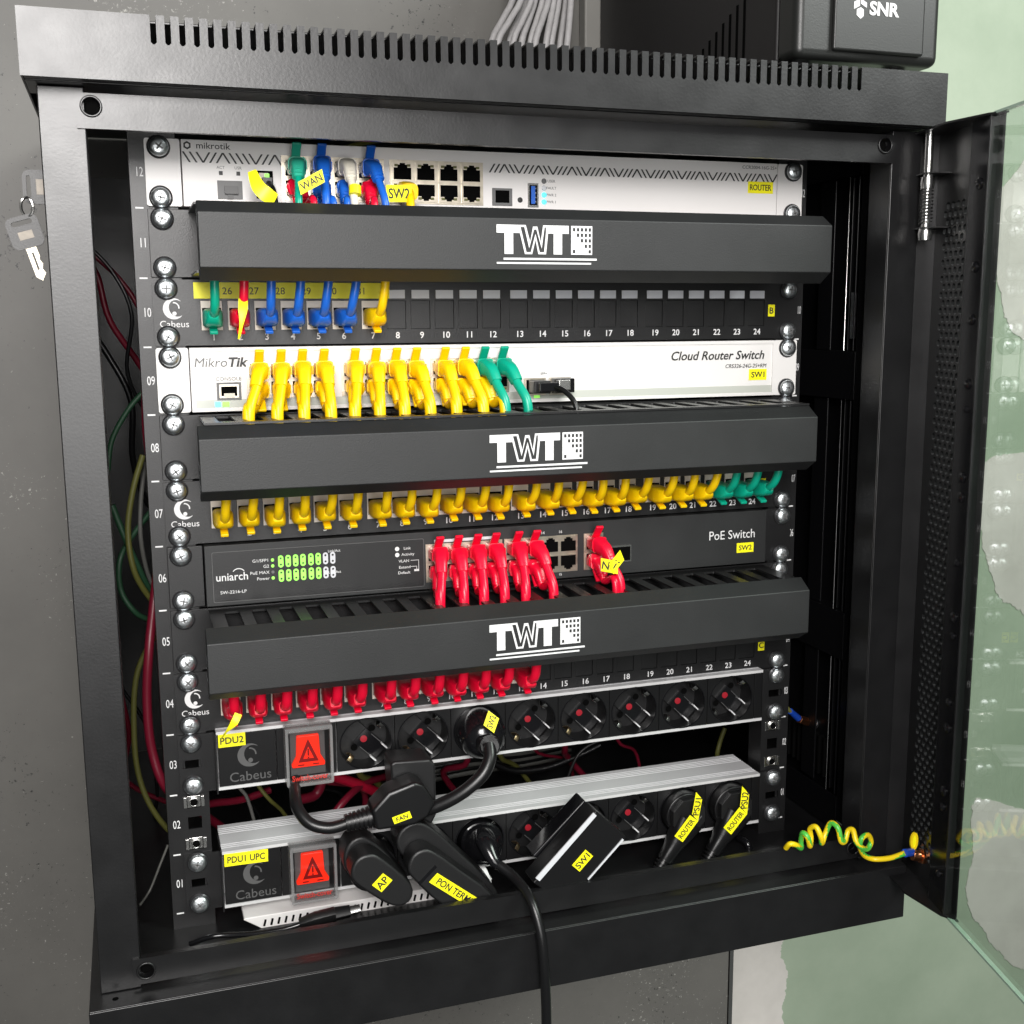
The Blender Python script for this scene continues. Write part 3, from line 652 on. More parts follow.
for (xa, xb, za, zb2) in ((-.0740, -.0680, .2460, .2463), (-.0683, -.0680, .2395, .2463), (-.0740, -.0695, .2415, .2418), (-.0698, -.0695, .2380, .2418), (-.0715, -.0680, .2380, .2395)): b.box(xa, xb, yy, yy + .0002, za, zb2, 'whiteink')
b.text('PoE Switch', FR(.1860, yy, .2478), .0100, 'whiteink', w=.92)
for x, t in ((.0270, '14'), (.0410, '16')): b.text(t, FR(x, yy, .2596), .0030, 'whiteink')
b.text('15', FR(.0410, yy, .2270), .0026, 'whiteink')
b.build('lettering', k6, smooth=0)
for row, z in ((0, .2521), (1, .2420)):
    for c in range(8):
        b = MB(); x = -.1662 + c * .0051 + (.0004 if c > 3 else 0); m_ = 'ledgreen' if c < 6 else 'whitelabel'
        b.addmesh(plate_mesh(rrect(x - .0018, x + .0018, z - .0042, z + .0042, .0017), [circle(x, z + d, .0008, 8) for d in (-.0022, .0022)], .0006), FR(0, y6 - .0005, 0), m_); b.build('status_light', k6, smooth=0)
for i, z in enumerate((.2535, .2493, .2450, .2408)):
    b = MB(); b.lathe((-.1718, y6, z), [(.0011, 0), (.0011, .0005), (.0001, .0006)], 10, 'inkgrey' if i == 2 else 'ledgreen'); b.build('status_light', k6)
b = MB()
for g in (-.0338, .0258):
    b.box(g - .0290, g + .0290, y6 - .0007, y6 + .0001, .2290, .2570, 'portmetal')
    for k in range(4):
        for zz, fl in ((.2502, False), (.2362, True)): rj_socket(b, g + (k - 1.5) * .0142, zz, y6 - .0007, w=.0118, h=.0106, flip=fl, leds=False)
b.box(.0600, .0757, y6 - .0007, y6 + .0001, .2290, .2570, 'portmetal')
for zz, fl in ((.2502, False), (.2362, True)): rj_socket(b, .0678, zz, y6 - .0007, w=.0118, h=.0106, flip=fl, leds=False)
b.build('port_block', k6, smooth=0)
b = MB(); b.box(-.0565, -.0085, y6 - .0012, y6, .2578, .2600, 'whitelabel'); b.build('white_bar', k6, bevel=.0003)
b = MB(); b.box(.0810, .0990, y6 - .0010, y6 + .0001, .2330, .2460, 'steel'); b.box(.0820, .0980, y6 - .0013, y6 - .0008, .2342, .2448, 'hole'); b.build('fibre_port', k6, smooth=0)
sticker(k6, 'SW2', .1905, .2055, .2330, .2408, y6 - .0003, .0074)

# ------------------------------------------------------------------ patch cords
def cord_up(x, z, m, topx, topz, label, group, r=.0029, flag=None, bootm=None):
    bm_ = bootm or m
    o = thing('patch_cable', label, 'patch cord', (x, -.003, z), group)
    jx = random.uniform(-.0006, .0006); jz = random.uniform(-.0006, .0006)
    b = MB(); b.sweep([(x, -.0030, z), (x, -.0100, z), (x + jx, -.0180, z + jz), (x + jx * 1.5, -.0250, z + .0005 + jz), (x + jx * 1.6, -.0290, z + .0024 + jz)], [(.0061, .0058), (.0064, .0061), (.0065, .0061), (.0054, .0052), (r * 1.05, r * 1.05)], bm_, n=20, ex=4.6, sub=3); b.build('boot', o)
    b = MB(); b.sweep([(x, -.0230, z + .0008), (x + jx, -.0300, z + .0030), (x + (topx - x) * .25, -.0360, z + .0085), (x + (topx - x) * .75, -.0385, topz - .004), (topx, -.0380, topz + .004), (topx, -.0330, topz + .016)], r, m, n=12, sub=4); b.build('cable', o)
    b = MB(); T = Matrix.Translation((x + jx, -.0150, z - .0066)) @ Matrix.Rotation(.42, 4, 'X'); b.box(-.0026, .0026, -.0080, .0080, -.0011, .0011, bm_, T); b.build('latch_tab', o, bevel=.0006)
    return o
def cord_down(x, z, m, botx, botz, label, group, r=.0037, y0=-.0052, flip=False, bootm=None, L=1.0, tab=True):
    bm_ = bootm or m
    o = thing('patch_cable', label, 'patch cord', (x, y0, z), group)
    jz = random.uniform(-.0008, .0008); jx = random.uniform(-.0005, .0005)
    bx = x + (botx - x) * .25
    yf = -.0300 * L
    b = MB(); q0 = Vector((x, y0, z)); q1 = Vector((x + jx * .3, y0 - .0075, z + jz * .5)); q2 = Vector((x + jx, -.0185 * L, z + jz)); q3 = Vector((bx, -.0262 * L, z - .0030)); q4 = Vector((x + (botx - x) * .45, -.0318 * L, z - .0100))
    b.sweep([q0, q1, q2], [(.0053, .0050), (.0057, .0054), (.0057, .0058)], bm_, n=20, ex=6, sub=2)
    b.sweep([q1.lerp(q2, .7), q2.lerp(q3, .35), q3, q4], [(.0058, .0058), (.0053, .0054), (.0044, .0046), (r * 1.0, r * 1.0)], bm_, n=16, ex=3.4, sub=4)
    for t_ in (.25, .55, .85):
        c_ = q3.lerp(q4, t_ - .1); d_ = (q4 - q3).normalized(); b.cyl(c_, c_ + d_ * .0009, .0047 - t_ * .0007, .0047 - t_ * .0007, 16, bm_)
    b.box(x - .0062, x - .0056, -.0200 * L, y0 - .001, z - .0028, z + .0028, bm_); b.box(x + .0056, x + .0062, -.0200 * L, y0 - .001, z - .0028, z + .0028, bm_); b.build('boot', o)
    b = MB(); b.sweep([(bx, -.0285 * L, z - .0055), (x + (botx - x) * .55, -.0340 * L, z - .0130), (x + (botx - x) * .9, -.0400 * max(L, .95), botz + .006), (botx, -.0415, botz - .003), (botx, -.0415, botz - .014)], r * .87, m, n=12, sub=4); b.build('cable', o)
    if tab:
        sg = -1 if flip else 1
        b = MB(); T = Matrix.Translation((x + jx * .5, -.0135, z + sg * .0078)) @ Matrix.Rotation(-.80 * sg, 4, 'X'); b.box(-.0030, .0030, -.0085, .0085 if z < .5 else .0040, -.0011, .0011, bm_, T); b.build('latch_tab', o, bevel=.0007)
    return o
ORD = ['first', 'second', 'third', 'fourth', 'fifth', 'sixth', 'seventh', 'eighth', 'ninth', 'tenth', 'eleventh', 'twelfth']
zc10 = 9 * U + .0008 + .0195
tops = [-.2051, -.1866, -.1697, -.1507, -.1327, -.1143, -.0951]
for k, (c, m_) in enumerate([('green', 'green'), ('red', 'red'), ('blue', 'blue'), ('blue', 'blue'), ('blue', 'blue'), ('blue', 'blue'), ('yellow', 'yellow')]):
    x = px(k + 1)
    o = cord_up(x, zc10 - .0015, m_, tops[k] + .001, .4430, '%s patch cord in port %d of the top patch panel' % (c, k + 1), 'patch cords in the top patch panel')
    if k == 1:
        b = MB(); b.sweep([(x, -.0380, zc10 + .010), (x - .0008, -.0415, zc10 + .003), (x - .0022, -.0425, zc10 - .006), (x - .004, -.0400, zc10 - .015)], [(.0030, .0005), (.0030, .0005), (.0012, .0005), (.0006, .0005)], 'labelY', n=8, ex=4, sub=3); b.build('label_flag', o)
zc7 = 6 * U + .0008 + .0195
for k in range(1, 25):
    m_ = 'green' if k > 21 else 'yellow'; x = px(k)
    cord_up(x, zc7 - .0015 + random.uniform(-.0005, .0005), m_, x + random.uniform(-.0004, .0018) + (.001 if k > 20 else 0), .3060, '%s patch cord in port %d of the middle patch panel' % (m_, k), 'patch cords in the middle patch panel', r=.0031)
zc4 = 3 * U + .0008 + .0195
for k in range(1, 14):
    x = px(k)
    o = cord_up(x, zc4 - .0015, 'red', x + random.uniform(-.0005, .0008), .1760, 'red patch cord in port %d of the lowest patch panel' % k, 'patch cords in the lowest patch panel', r=.0036)
    if k == 1:
        b = MB(); b.sweep([(x + .002, -.0420, zc4 + .004), (x - .001, -.0440, zc4 - .001), (x - .006, -.0400, zc4 - .008), (x - .0090, -.0300, zc4 - .016)], [(.0026, .0005), (.0026, .0005), (.0007, .0005), (.0005, .0005)], 'labelY', n=8, ex=4, sub=3); b.build('label_flag', o)
# white switch
bots = [-.1865, -.1681, -.1507, -.1331, -.1172, -.1004, -.0833, -.0654, -.0471, -.0279, -.0121, .0040]
for c in range(12):
    g = (g1, g2, g3)[c // 4]; x = g + (c % 4 - 1.5) * .0143; m_ = 'green' if c > 9 else 'yellow'
    cord_down(x, .3838, m_, bots[c], .3560, '%s patch cord in the white switch, upper port row, %s column from left' % (m_, ORD[c]), 'patch cords in the white switch', r=.0039)
    if c < 11: cord_down(x, .3712, 'yellow', bots[c] - .0015, .3560, 'yellow patch cord in the white switch, lower port row, %s column from left' % ORD[c], 'patch cords in the white switch', r=.0036, L=.72, flip=True)
# router cords
RG = 'patch cords in the white router'
rx = [-.1467 + k * .01637 for k in range(4)]
cord_down(rx[0], .5168, 'green', -.1500, .4880, 'green patch cord in the upper left port of the white router', RG, r=.0028, bootm='boothgreen')
cord_down(rx[1], .5168, 'blue', -.1325, .4880, 'blue patch cord in the second upper port of the white router, bearing no tag', RG, r=.0031)
cord_down(rx[2], .5168, 'bootwhite', -.1140, .4880, 'off white patch cord with a yellow tag in the white router', RG, r=.0030, tab=False)
cord_down(rx[3], .5168, 'blue', -.0935, .4880, 'blue patch cord in the fourth upper port of the white router', RG, r=.0029)
cord_down(rx[0], .5030, 'red', -.1400, .4880, 'red patch cord with a yellow tag behind the green cord of the white router', RG, r=.0026, L=.7, flip=True)
cord_down(rx[1], .5030, 'blue', -.1275, .4880, 'blue patch cord in the lower row behind the second upper cord of the white router', RG, r=.0026, L=.7, flip=True)
cord_down(rx[2], .5030, 'blue', -.1190, .4880, 'blue patch cord in the lower row behind the off white cord of the white router', RG, r=.0026, L=.7, flip=True)
cord_down(rx[3], .5030, 'red', -.1010, .4880, 'red patch cord in the lower row beside the green light of the white router', RG, r=.0028, L=.7, flip=True)
def find(lbl):
    for o in COL.objects:
        if o.get('label') == lbl: return o
def pq(pts, Y): return [P(x, y, Y=Y) for x, y in pts]
o = find('red patch cord with a yellow tag behind the green cord of the white router')
quadlabel(o, [P(301, 195, Y=-.047), P(325, 182, Y=-.052), P(322, 169, Y=-.052), P(303, 180, Y=-.047)], 'WAN', .0062)
o = find('off white patch cord with a yellow tag in the white router')
b = MB(); b.sweep([(-.1130, -.0385, .5020), (-.1135, -.0405, .4965)], [(.0040, .0040)] * 2, 'labelY', n=12, sub=1); b.build('label_flag', o)
o = find('red patch cord in the lower row beside the green light of the white router')
b = MB(); b.lathe((-.1085, -.0050, .5000), [(.0028, 0), (.0026, .0012), (.0001, .0018)], 14, 'ledgreen'); b.build('status_light', r)
# yellow SW2 cord going sideways
o = thing('patch_cable', 'short yellow patch cord with an SW2 tag at the lower port of the white router', 'patch cord', (-.0736, -.005, .503), RG)
b = MB(); b.sweep([(-.0736, -.0052, .5030), (-.0736, -.0150, .5030), (-.0738, -.0260, .5010)], [(.0057, .0052), (.0062, .0060), (.0058, .0055)], 'yellow', n=16, ex=3.4); b.build('boot', o)
b = MB(); b.sweep([(-.0738, -.0250, .5010), (-.0750, -.0320, .4970), (-.0760, -.0370, .4880), (-.0760, -.0370, .4780)], .0028, 'yellow', n=12); b.build('cable', o)
quadlabel(o, [P(387, 202, Y=-.036), P(412, 202, Y=-.033), P(411, 185, Y=-.033), P(389, 186, Y=-.036)], 'SW2', .0075)
# curved yellow tag at the fibre socket
o = thing('fibre_patch_cable', 'black fibre cord with a curled yellow tag at the left of the white router', 'fibre cord', (-.166, -.006, .505))
b = MB(); b.sweep([(-.1660, -.0060, .5060), (-.1650, -.0180, .5040), (-.1640, -.0300, .4970), (-.1640, -.0350, .4850)], .0022, 'blackplastic'); b.box(-.1690, -.1630, -.0170, -.0060, .5010, .5085, 'blackplastic'); b.build('cable', o)
b = MB(); a = [P(252, 171, Y=-.034), P(258, 186, Y=-.040), P(266, 194, Y=-.042), P(275, 200, Y=-.040)]
b.sweep(a, [(.0028, .0004), (.0045, .0004), (.0050, .0004), (.0042, .0004)], 'labelY', n=8, ex=4, up=Vector((.8, 0, .6))); b.build('label_flag', o)
# red cords of the black switch
xs = [-.0551, -.0409, -.0267, -.0125, .0045, .0187]
b6 = [-.0613, -.0440, -.0293, -.0138, .0020, .0233]
for c in range(6):
    for row, z in ((0, .2502), (1, .2362)):
        cord_down(xs[c], z, 'red', b6[c] - (0 if row == 0 else .001), .2225, 'red patch cord in the black switch, %s port row, %s column from left' % (('upper', 'lower')[row], ORD[c]), 'patch cords in the black switch', r=(.0037, .0034)[row], y0=y6 - .001, flip=bool(row), L=(1.0, .72)[row])
o = cord_down(.0678, .2502, 'red', .0760, .2225, 'red patch cord with a folded yellow tag beside the fibre port of the black switch', 'patch cords in the black switch', r=.0034, y0=y6 - .001)
quadlabel(o, [P(601, 571, Y=-.0400), P(618, 574, Y=-.0460), P(618, 561, Y=-.0460), P(600, 562, Y=-.0400)], 'NV', .0060)
quadlabel(o, [P(613, 574, Y=-.0450), P(624, 560, Y=-.0420), P(620, 550, Y=-.0420), P(612, 563, Y=-.0450)], 'R', .0055)
cord_down(.0678, .2362, 'red', .0715, .2225, 'red patch cord in the lower port right behind the tagged cord of the black switch', 'patch cords in the black switch', r=.0030, y0=y6 - .001, flip=True, L=.7)
# thin black fibre lead on white switch
o = thing('fibre_lead', 'thin black lead with metal plug right of the green cords on the white switch', 'fibre lead', (.0200, -.0065, .3680))
b = MB(); b.box(.0160, .0290, -.0200, -.0062, .3640, .3730, 'blackplastic'); b.box(.0180, .0330, -.0260, -.0200, .3655, .3720, 'glossblack'); b.build('plug', o, bevel=.0008)
b = MB(); b.sweep([(.0290, -.0230, .3690), (.0340, -.0300, .3670), (.0390, -.0380, .3600), (.0410, -.0420, .3500)], .0019, 'blackplastic', n=10); b.build('cable', o)

# ------------------------------------------------------------------ power strips
def pdu(u, label, txt, zoff):
    zc = (u - 1) * U + zoff
    o = thing('power_strip', label, 'power strip', (0, 0, (u - 1) * U), 'aluminium rack power strips')
    zt_, zb_ = zc + .0214, zc - .0214; yf = -.0100
    b = MB()   # aluminium profile: ribbed top, lips, bottom
    prof = [(yf, zt_ - .0022), (yf, zt_)]
    yy_ = yf
    for w_, h_ in ((.0050, 0), (.0014, -.0016), (.0014, 0), (.0014, -.0016), (.0012, 0), (.0016, -.0016), (.0170, 0), (.0014, -.0016), (.0016, 0), (.0014, -.0016), (.0016, 0), (.0014, -.0016), (.0016, 0), (.0014, -.0016), (.0055, 0)):
        y2 = yy_ + w_
        if h_: prof += [(yy_, zt_ + h_), (y2, zt_ + h_)]
        else: prof += [(yy_, zt_), (y2, zt_)]
        yy_ = y2
    back = yy_
    prof += [(back, zb_), (yf, zb_), (yf, zb_ + .0022), (yf + .019, zb_ + .0022), (yf + .019, zt_ - .0022)]
    b.loft([[Vector((x, p[0], p[1])) for p in prof] for x in (-.2157, .2155)], 'alu'); b.build('housing', o, smooth=20)
    b = MB(); b.box(-.2157, .2155, yf - .0006, yf, zt_ - .0022, zt_, 'aluwhite'); b.box(-.2157, .2155, yf - .0006, yf, zb_, zb_ + .0022, 'aluwhite'); b.build('front_lip', o, smooth=0)
    b = MB()
    for sx in (-1, 1):
        x0_, x1_ = (-.2412, -.2162) if sx < 0 else (.2162, .2412)
        b.addmesh(plate_mesh(rect(x0_, x1_, (u - 1) * U + .0008, u * U - .0008), [rrect(sx * .2325 - .0062, sx * .2325 + .0062, zc_slot - .0030, zc_slot + .0030, .001) for zc_slot in [(u - .5) * U]], .0018), FR(0, -.0012, 0), 'panel')
        b.box(-.2168 if sx < 0 else .2157, -.2158 if sx < 0 else .2168, yf, .03, (u - 1) * U + .0008, u * U - .0008, 'panel')
        b.build('mounting_ear', o, smooth=0); b = MB()
    b.bm.free()
    ear_screws(o, u, -.0023)
    def module(x0_, x1_, nm):
        b = MB(); b.box(x0_ + .0002, x1_ - .0002, yf - .0003, yf + .0015, zb_ + .0024, zt_ - .0024, 'blackplastic'); return b
    md = module(-.2150, -.1750, '').build('logo_plate', o, bevel=.0003)
    b = MB(); cabeus(b, -.1935, zc + .0020, .0085, 'dimink', yf - .0005); b.text('Cabeus', FR(-.1935, yf - .0005, zc - .0135), .0098, 'dimink', w=1.0); b.build('lettering', md, smooth=0)
    sticker(o, txt, -.2145, -.2145 + (.0185 if len(txt) < 5 else .0305), zc + .0098, zc + .0192, yf - .0007, .0092, rot=-.02 if u == 1 else 0)
    module(-.1750, -.1325, '').build('switch_plate', o, bevel=.0003)
    # switch
    cx = -.1534; b = MB(); b.box(cx - .0125, cx + .0125, yf - .0030, yf - .0003, zc - .0170, zc + .0170, 'dimink')
    pts = [(-.0078, .0135), (.0078, .0135), (.0085, -.0015), (.0118, -.0075), (.0115, -.0100), (-.0115, -.0100), (-.0118, -.0075), (-.0085, -.0015)]
    sw = b.build('power_switch', o, bevel=.0005)
    b = MB(); b.prism([(cx + p, zc + q) for p, q in pts][::-1], yf - .0062, yf - .0030, 'rocker'); rk = b.build('rocker', sw, bevel=.0008)
    b = MB(); tri = [(cx - .0072, zc - .0060), (cx + .0072, zc - .0060), (cx, zc + .0110)]; tin = [(cx - .0038, zc - .0036), (cx + .0038, zc - .0036), (cx, zc + .0052)]
    b.addmesh(plate_mesh(tri, [tin], .0002), FR(0, yf - .0064, 0), 'rockerdark'); b.box(cx - .0006, cx + .0006, yf - .0065, yf - .0063, zc - .0015, zc + .0035, 'rockerdark'); b.box(cx - .0006, cx + .0006, yf - .0065, yf - .0063, zc - .0034, zc - .0023, 'rockerdark')
    b.box(cx - .0075, cx - .0030, yf - .0065, yf - .0063, zc - .0085, zc - .0076, 'rockerdark'); b.box(cx + .0030, cx + .0075, yf - .0065, yf - .0063, zc - .0085, zc - .0076, 'rockerdark')
    b.build('lettering', sw, smooth=0)
    yc = yf - .0125
    b = MB(); b.box(cx - .0150, cx + .0150, yc, yc + .0010, zc - .0195, zc + .0195, 'coverclear'); cv = b.build('switch_cover', o, smooth=0)
    b = MB(); b.addmesh(plate_mesh(rrect(cx - .0165, cx + .0165, zc - .0210, zc + .0220, .0015), [rect(cx - .0145, cx + .0145, zc - .0190, zc + .0190)], .0022), FR(0, yc, 0), 'coverrim')
    b.box(cx - .0165, cx - .0157, yc + .0012, yf - .0004, zc - .0205, zc + .0215, 'coverrim'); b.box(cx + .0157, cx + .0165, yc + .0012, yf - .0004, zc - .0205, zc + .0215, 'coverrim'); b.box(cx - .0156, cx + .0156, yc + .0012, yf - .0004, zc + .0207, zc + .0215, 'coverrim'); b.box(cx - .0156, cx + .0156, yc + .0012, yf - .0004, zc - .0205, zc - .0197, 'coverrim')
    b.build('cover_rim', cv, bevel=.0004)
    b = MB(); me_, F_ = fit('Switch-cover', .0255, .0042); b.addmesh(me_, FR(cx, yc - .0003, zc - .0150) @ F_, 'redprint'); b.build('lettering', cv, smooth=0)
    for k in range(8):
        cx = -.1107 + .0425 * k; x0_ = cx - .0212; b = MB()
        b.addmesh(plate_mesh(rect(x0_ + .0002, cx + .0210, zb_ + .0024, zt_ - .0024), [circle(cx, zc, .0186, 40)], .0018), FR(0, yf + .0006, 0), 'blackplastic')
        ring = [(.0186, yf + .0014), (.0184, yf + .0165), (.0001, yf + .0165)]
        n_ = 40
        rr = [[Vector((cx + r_ * math.cos(2 * math.pi * i / n_), y_, zc + r_ * math.sin(2 * math.pi * i / n_))) for i in range(n_)] for r_, y_ in ring]
        b.loft(rr, 'mattplastic', cap=False)
        b.lathe((cx, yf - .0002, zc), [(.0196, -.0002), (.0194, .0006), (.0187, .0006), (.0186, 0)], 40, 'glossblack', cap=False)
        T = Matrix.Translation((cx, 0, zc)) @ Matrix.Rotation(math.radians(45), 4, 'Y')
        b.box(-.0040, .0175, yf + .0100, yf + .0164, -.0068, .0068, 'glossblack', T)       # raised keel towards lower right
        b.box(.0020, .0172, yf + .0094, yf + .0101, -.0064, -.0060, 'dimink', T); b.box(.0020, .0172, yf + .0094, yf + .0101, .0060, .0064, 'dimink', T)
        b.box(.0120, .0178, yf + .0060, yf + .0100, -.0066, -.0056, 'alu', T); b.box(.0120, .0178, yf + .0060, yf + .0100, .0056, .0066, 'alu', T)
        b.box(-.0175, -.0040, yf + .0120, yf + .0164, -.0068, .0068, 'mattplastic', T)
        for a in (-1, 1): b.lathe((cx - a * .0095 * .7071, yf + .0120, zc - a * .0095 * .7071), [(.0026, 0), (.0001, .0001)], 16, 'hole')
        ou = b.build('socket_outlet', o)
        b = MB(); b.lathe((cx, yf + .0098, zc), [(.0026, -.0020), (.0026, .0004), (.0001, .0006)], 14, 'redcenter'); b.build('shutter', ou)
        b = MB()
        for a in (1, -1):
            T2 = Matrix.Translation((cx, 0, zc)) @ Matrix.Rotation(math.radians(-45 if a > 0 else 135), 4, 'Y')
            b.box(-.0181, -.0168, yf + .0010, yf + .0160, -.0022, .0022, 'brass' if (k < 4 and a > 0) else 'steel', T2) if 0 else None
            sx_ = -1 if a > 0 else 1
            c_ = Vector((cx + sx_ * .0127, 0, zc + sx_ * .0127)); d_ = Vector((-sx_ * .7071, 0, -sx_ * .7071)); t_ = Vector((.7071, 0, -.7071))
            m__ = 'brass' if (a > 0 and k < 5) else 'steel'
            b.sweep([c_ + Vector((0, yf + .0015, 0)), c_ + d_ * .0030 + Vector((0, yf + .0030, 0)), c_ + d_ * .0042 + Vector((0, yf + .0065, 0)), c_ + d_ * .0015 + Vector((0, yf + .0120, 0))], [(.0018, .0004)] * 4, m__, n=8, ex=5, sub=3, up=t_); b.build('earth_clip', ou); b = MB()
        b.bm.free()
    md = MB(); md.box(.2083, .2153, yf - .0003, yf + .0015, zb_ + .0024, zt_ - .0024, 'blackplastic'); md.build('end_plate', o, bevel=.0003)
    return zc
zP2 = pdu(3, 'aluminium rack power strip with a yellow PDU2 label, the upper of two', 'PDU2', .0250)
zP1 = pdu(1, 'aluminium rack power strip with a yellow PDU1 UPC label, the lower of two', 'PDU1 UPC', .0252)

# ------------------------------------------------------------------ plugs and adapters
def ox(k): return -.1107 + .0425 * (k - 1)
def Pxz(pts, Y): return [(P(x, y, Y=Y).x, P(x, y, Y=Y).z) for x, y in pts]
PG = 'black plugs in the power strips'
# AP adapter
o = thing('power_adapter', 'black slanted plug with a yellow AP label in the lower power strip', 'power plug', (ox(1), -.012, zP1), PG)
b = MB(); b.cyl((ox(1), .002, zP1), (ox(1), -.026, zP1 - .002), .0178, .0178, 28, 'blackplastic'); b.build('plug_head', o, bevel=.001)
back = smooth_closed(Pxz([(344, 862), (349, 846), (362, 838), (377, 845), (397, 866), (412, 886), (411, 900), (396, 902), (352, 878)], -.046), 3)
front = smooth_closed(Pxz([(352, 880), (356, 863), (370, 856), (384, 861), (412, 886), (411, 903), (394, 908), (368, 894)], -.066), 3)
b = MB(); b.prism(back[::-1], -.044, -.022, 'mattplastic'); b.prism(front[::-1], -.064, -.0442, 'mattplastic'); b.build('plug_body', o, bevel=.0022, seg=3)
quadlabel(o, [P(381, 892.5, Y=-.0645), P(392.5, 880, Y=-.0645), P(383.5, 872.5, Y=-.0645), P(372.5, 884, Y=-.0645)][0:0] or [P(381.5, 892, Y=-.0645), P(392.5, 880, Y=-.0645), P(383, 873, Y=-.0645), P(372.5, 884, Y=-.0645)], 'AP', .0078)
# PON adapter
o = thing('power_adapter', 'large black plug with a yellow PON TERMINAL label in the lower power strip', 'power plug', (ox(2), -.012, zP1), PG)
b = MB(); b.cyl((ox(2), .002, zP1), (ox(2), -.026, zP1 - .002), .0178, .0178, 28, 'blackplastic'); b.build('plug_head', o, bevel=.001)
back = smooth_closed(Pxz([(398, 850), (401, 833), (416, 824), (434, 830), (465, 858), (492, 884), (500, 905), (470, 915), (415, 868)], -.046), 3)
front = smooth_closed(Pxz([(409, 873), (413, 858), (425, 851), (438, 855), (462, 872), (490, 893), (500, 915), (470, 925), (440, 905), (420, 887)], -.064), 3)
b = MB(); b.prism(back[::-1], -.044, -.022, 'mattplastic'); b.prism(front[::-1], -.062, -.0442, 'mattplastic'); b.build('plug_body', o, bevel=.0022, seg=3)
b = MB(); q = Pxz([(418, 883), (435, 865), (437, 867), (420, 885)], -.0622); b.prism(q[::-1], -.0626, -.0618, 'glossblack'); b.build('groove_strip', o, smooth=0)
quadlabel(o, [P(429, 882, Y=-.0625), P(484, 916, Y=-.0625), P(492, 907, Y=-.0625), P(437, 873.5, Y=-.0625)], 'PON TERMINAL', .0070, w=.75)
# plug 3 of the lower strip with the cord going out over the sill
o = thing('power_cable', 'black power cord running from the lower power strip down over the cabinet sill', 'power cord', (ox(3), -.012, zP1), PG)
b = MB(); b.sweep([(ox(3) + .001, -.002, zP1 - .001), (ox(3) + .001, -.014, zP1 - .001), (ox(3) + .000, -.024, zP1 + .002), (ox(3) + .001, -.034, zP1 + .001), (ox(3) + .003, -.040, zP1 - .002)], [(.0165, .0165), (.0165, .0165), (.0120, .0125), (.0075, .0085), (.0035, .0035)], 'glossblack', n=24, ex=2.2, sub=4); b.build('plug_head', o)
b = MB(); b.sweep([P(482, 832, Y=-.026), P(486, 842, Y=-.038), P(493, 858, Y=-.047), P(499, 866, Y=-.050)], [(.0060, .0035), (.0075, .0050), (.0052, .0042), (.0036, .0034)], 'glossblack', n=16, sub=5); b.build('strain_relief', o)
b = MB(); b.sweep([P(499, 865, Y=-.050), P(513, 876, Y=-.060), P(525, 890, Y=-.074), P(534, 908, Y=-.086), P(541, 935, Y=-.094), P(544, 965, Y=-.096), P(546, 1000, Y=-.095), P(547, 1050, Y=-.093)], .0037, 'blackplastic', n=14, sub=6); b.build('cable', o)
# white strap
o = thing('white_strap', 'short white plastic strap below the socket between black plugs', 'strap', (-.03, -.03, 0))
b = MB(); b.sweep([P(476, 868, Y=-.016), P(481, 872, Y=-.022), P(486, 880, Y=-.025), P(489, 888, Y=-.024)], [(.0055, .0008), (.0052, .0008), (.0040, .0008), (.0032, .0008)], 'whiteink', n=8, ex=4, up=Vector((1, 0, .2))); b.build('strap_band', o)
# SW1 adapter box
o = thing('power_adapter', 'black box adapter with white edge lines and an SW1 label', 'power adapter', (ox(5), -.012, zP1), PG)
f = Pxz([(596, 811), (627, 837), (588, 884), (566, 905), (533, 883)], -.066); bk = Pxz([(581, 796), (590, 800), (524, 868), (521, 860)], -.040)
b = MB(); b.prism(f[::-1], -.066, -.047, 'blackplastic'); b.build('casing', o, bevel=.001)
b = MB(); g_ = Pxz([(584, 800), (592, 808), (545, 862), (532, 856)], -.046); b.prism(g_[::-1], -.0465, -.030, 'glossblack'); b.build('back_casing', o, bevel=.0012)
b = MB(); b.cyl((ox(5), .002, zP1), (ox(5) - .002, -.031, zP1 - .001), .0178, .0178, 28, 'blackplastic'); b.build('plug_head', o)
b = MB(); q = Pxz([(593.5, 812.5), (596.5, 815.5), (539.5, 881), (535.5, 878)], -.0664); b.prism(q[::-1], -.0668, -.0659, 'whitelabel'); q = Pxz([(622.5, 838.5), (623.8, 839.8), (588.5, 880), (587.5, 879)], -.0664); b.prism(q[::-1], -.0668, -.0659, 'whitelabel'); b.build('edge_line', o, smooth=0)
quadlabel(o, [P(579.5, 871.5, Y=-.0665), P(593, 856, Y=-.0665), P(585.5, 849.5, Y=-.0665), P(571.8, 864, Y=-.0665)], 'SW1', .0080)
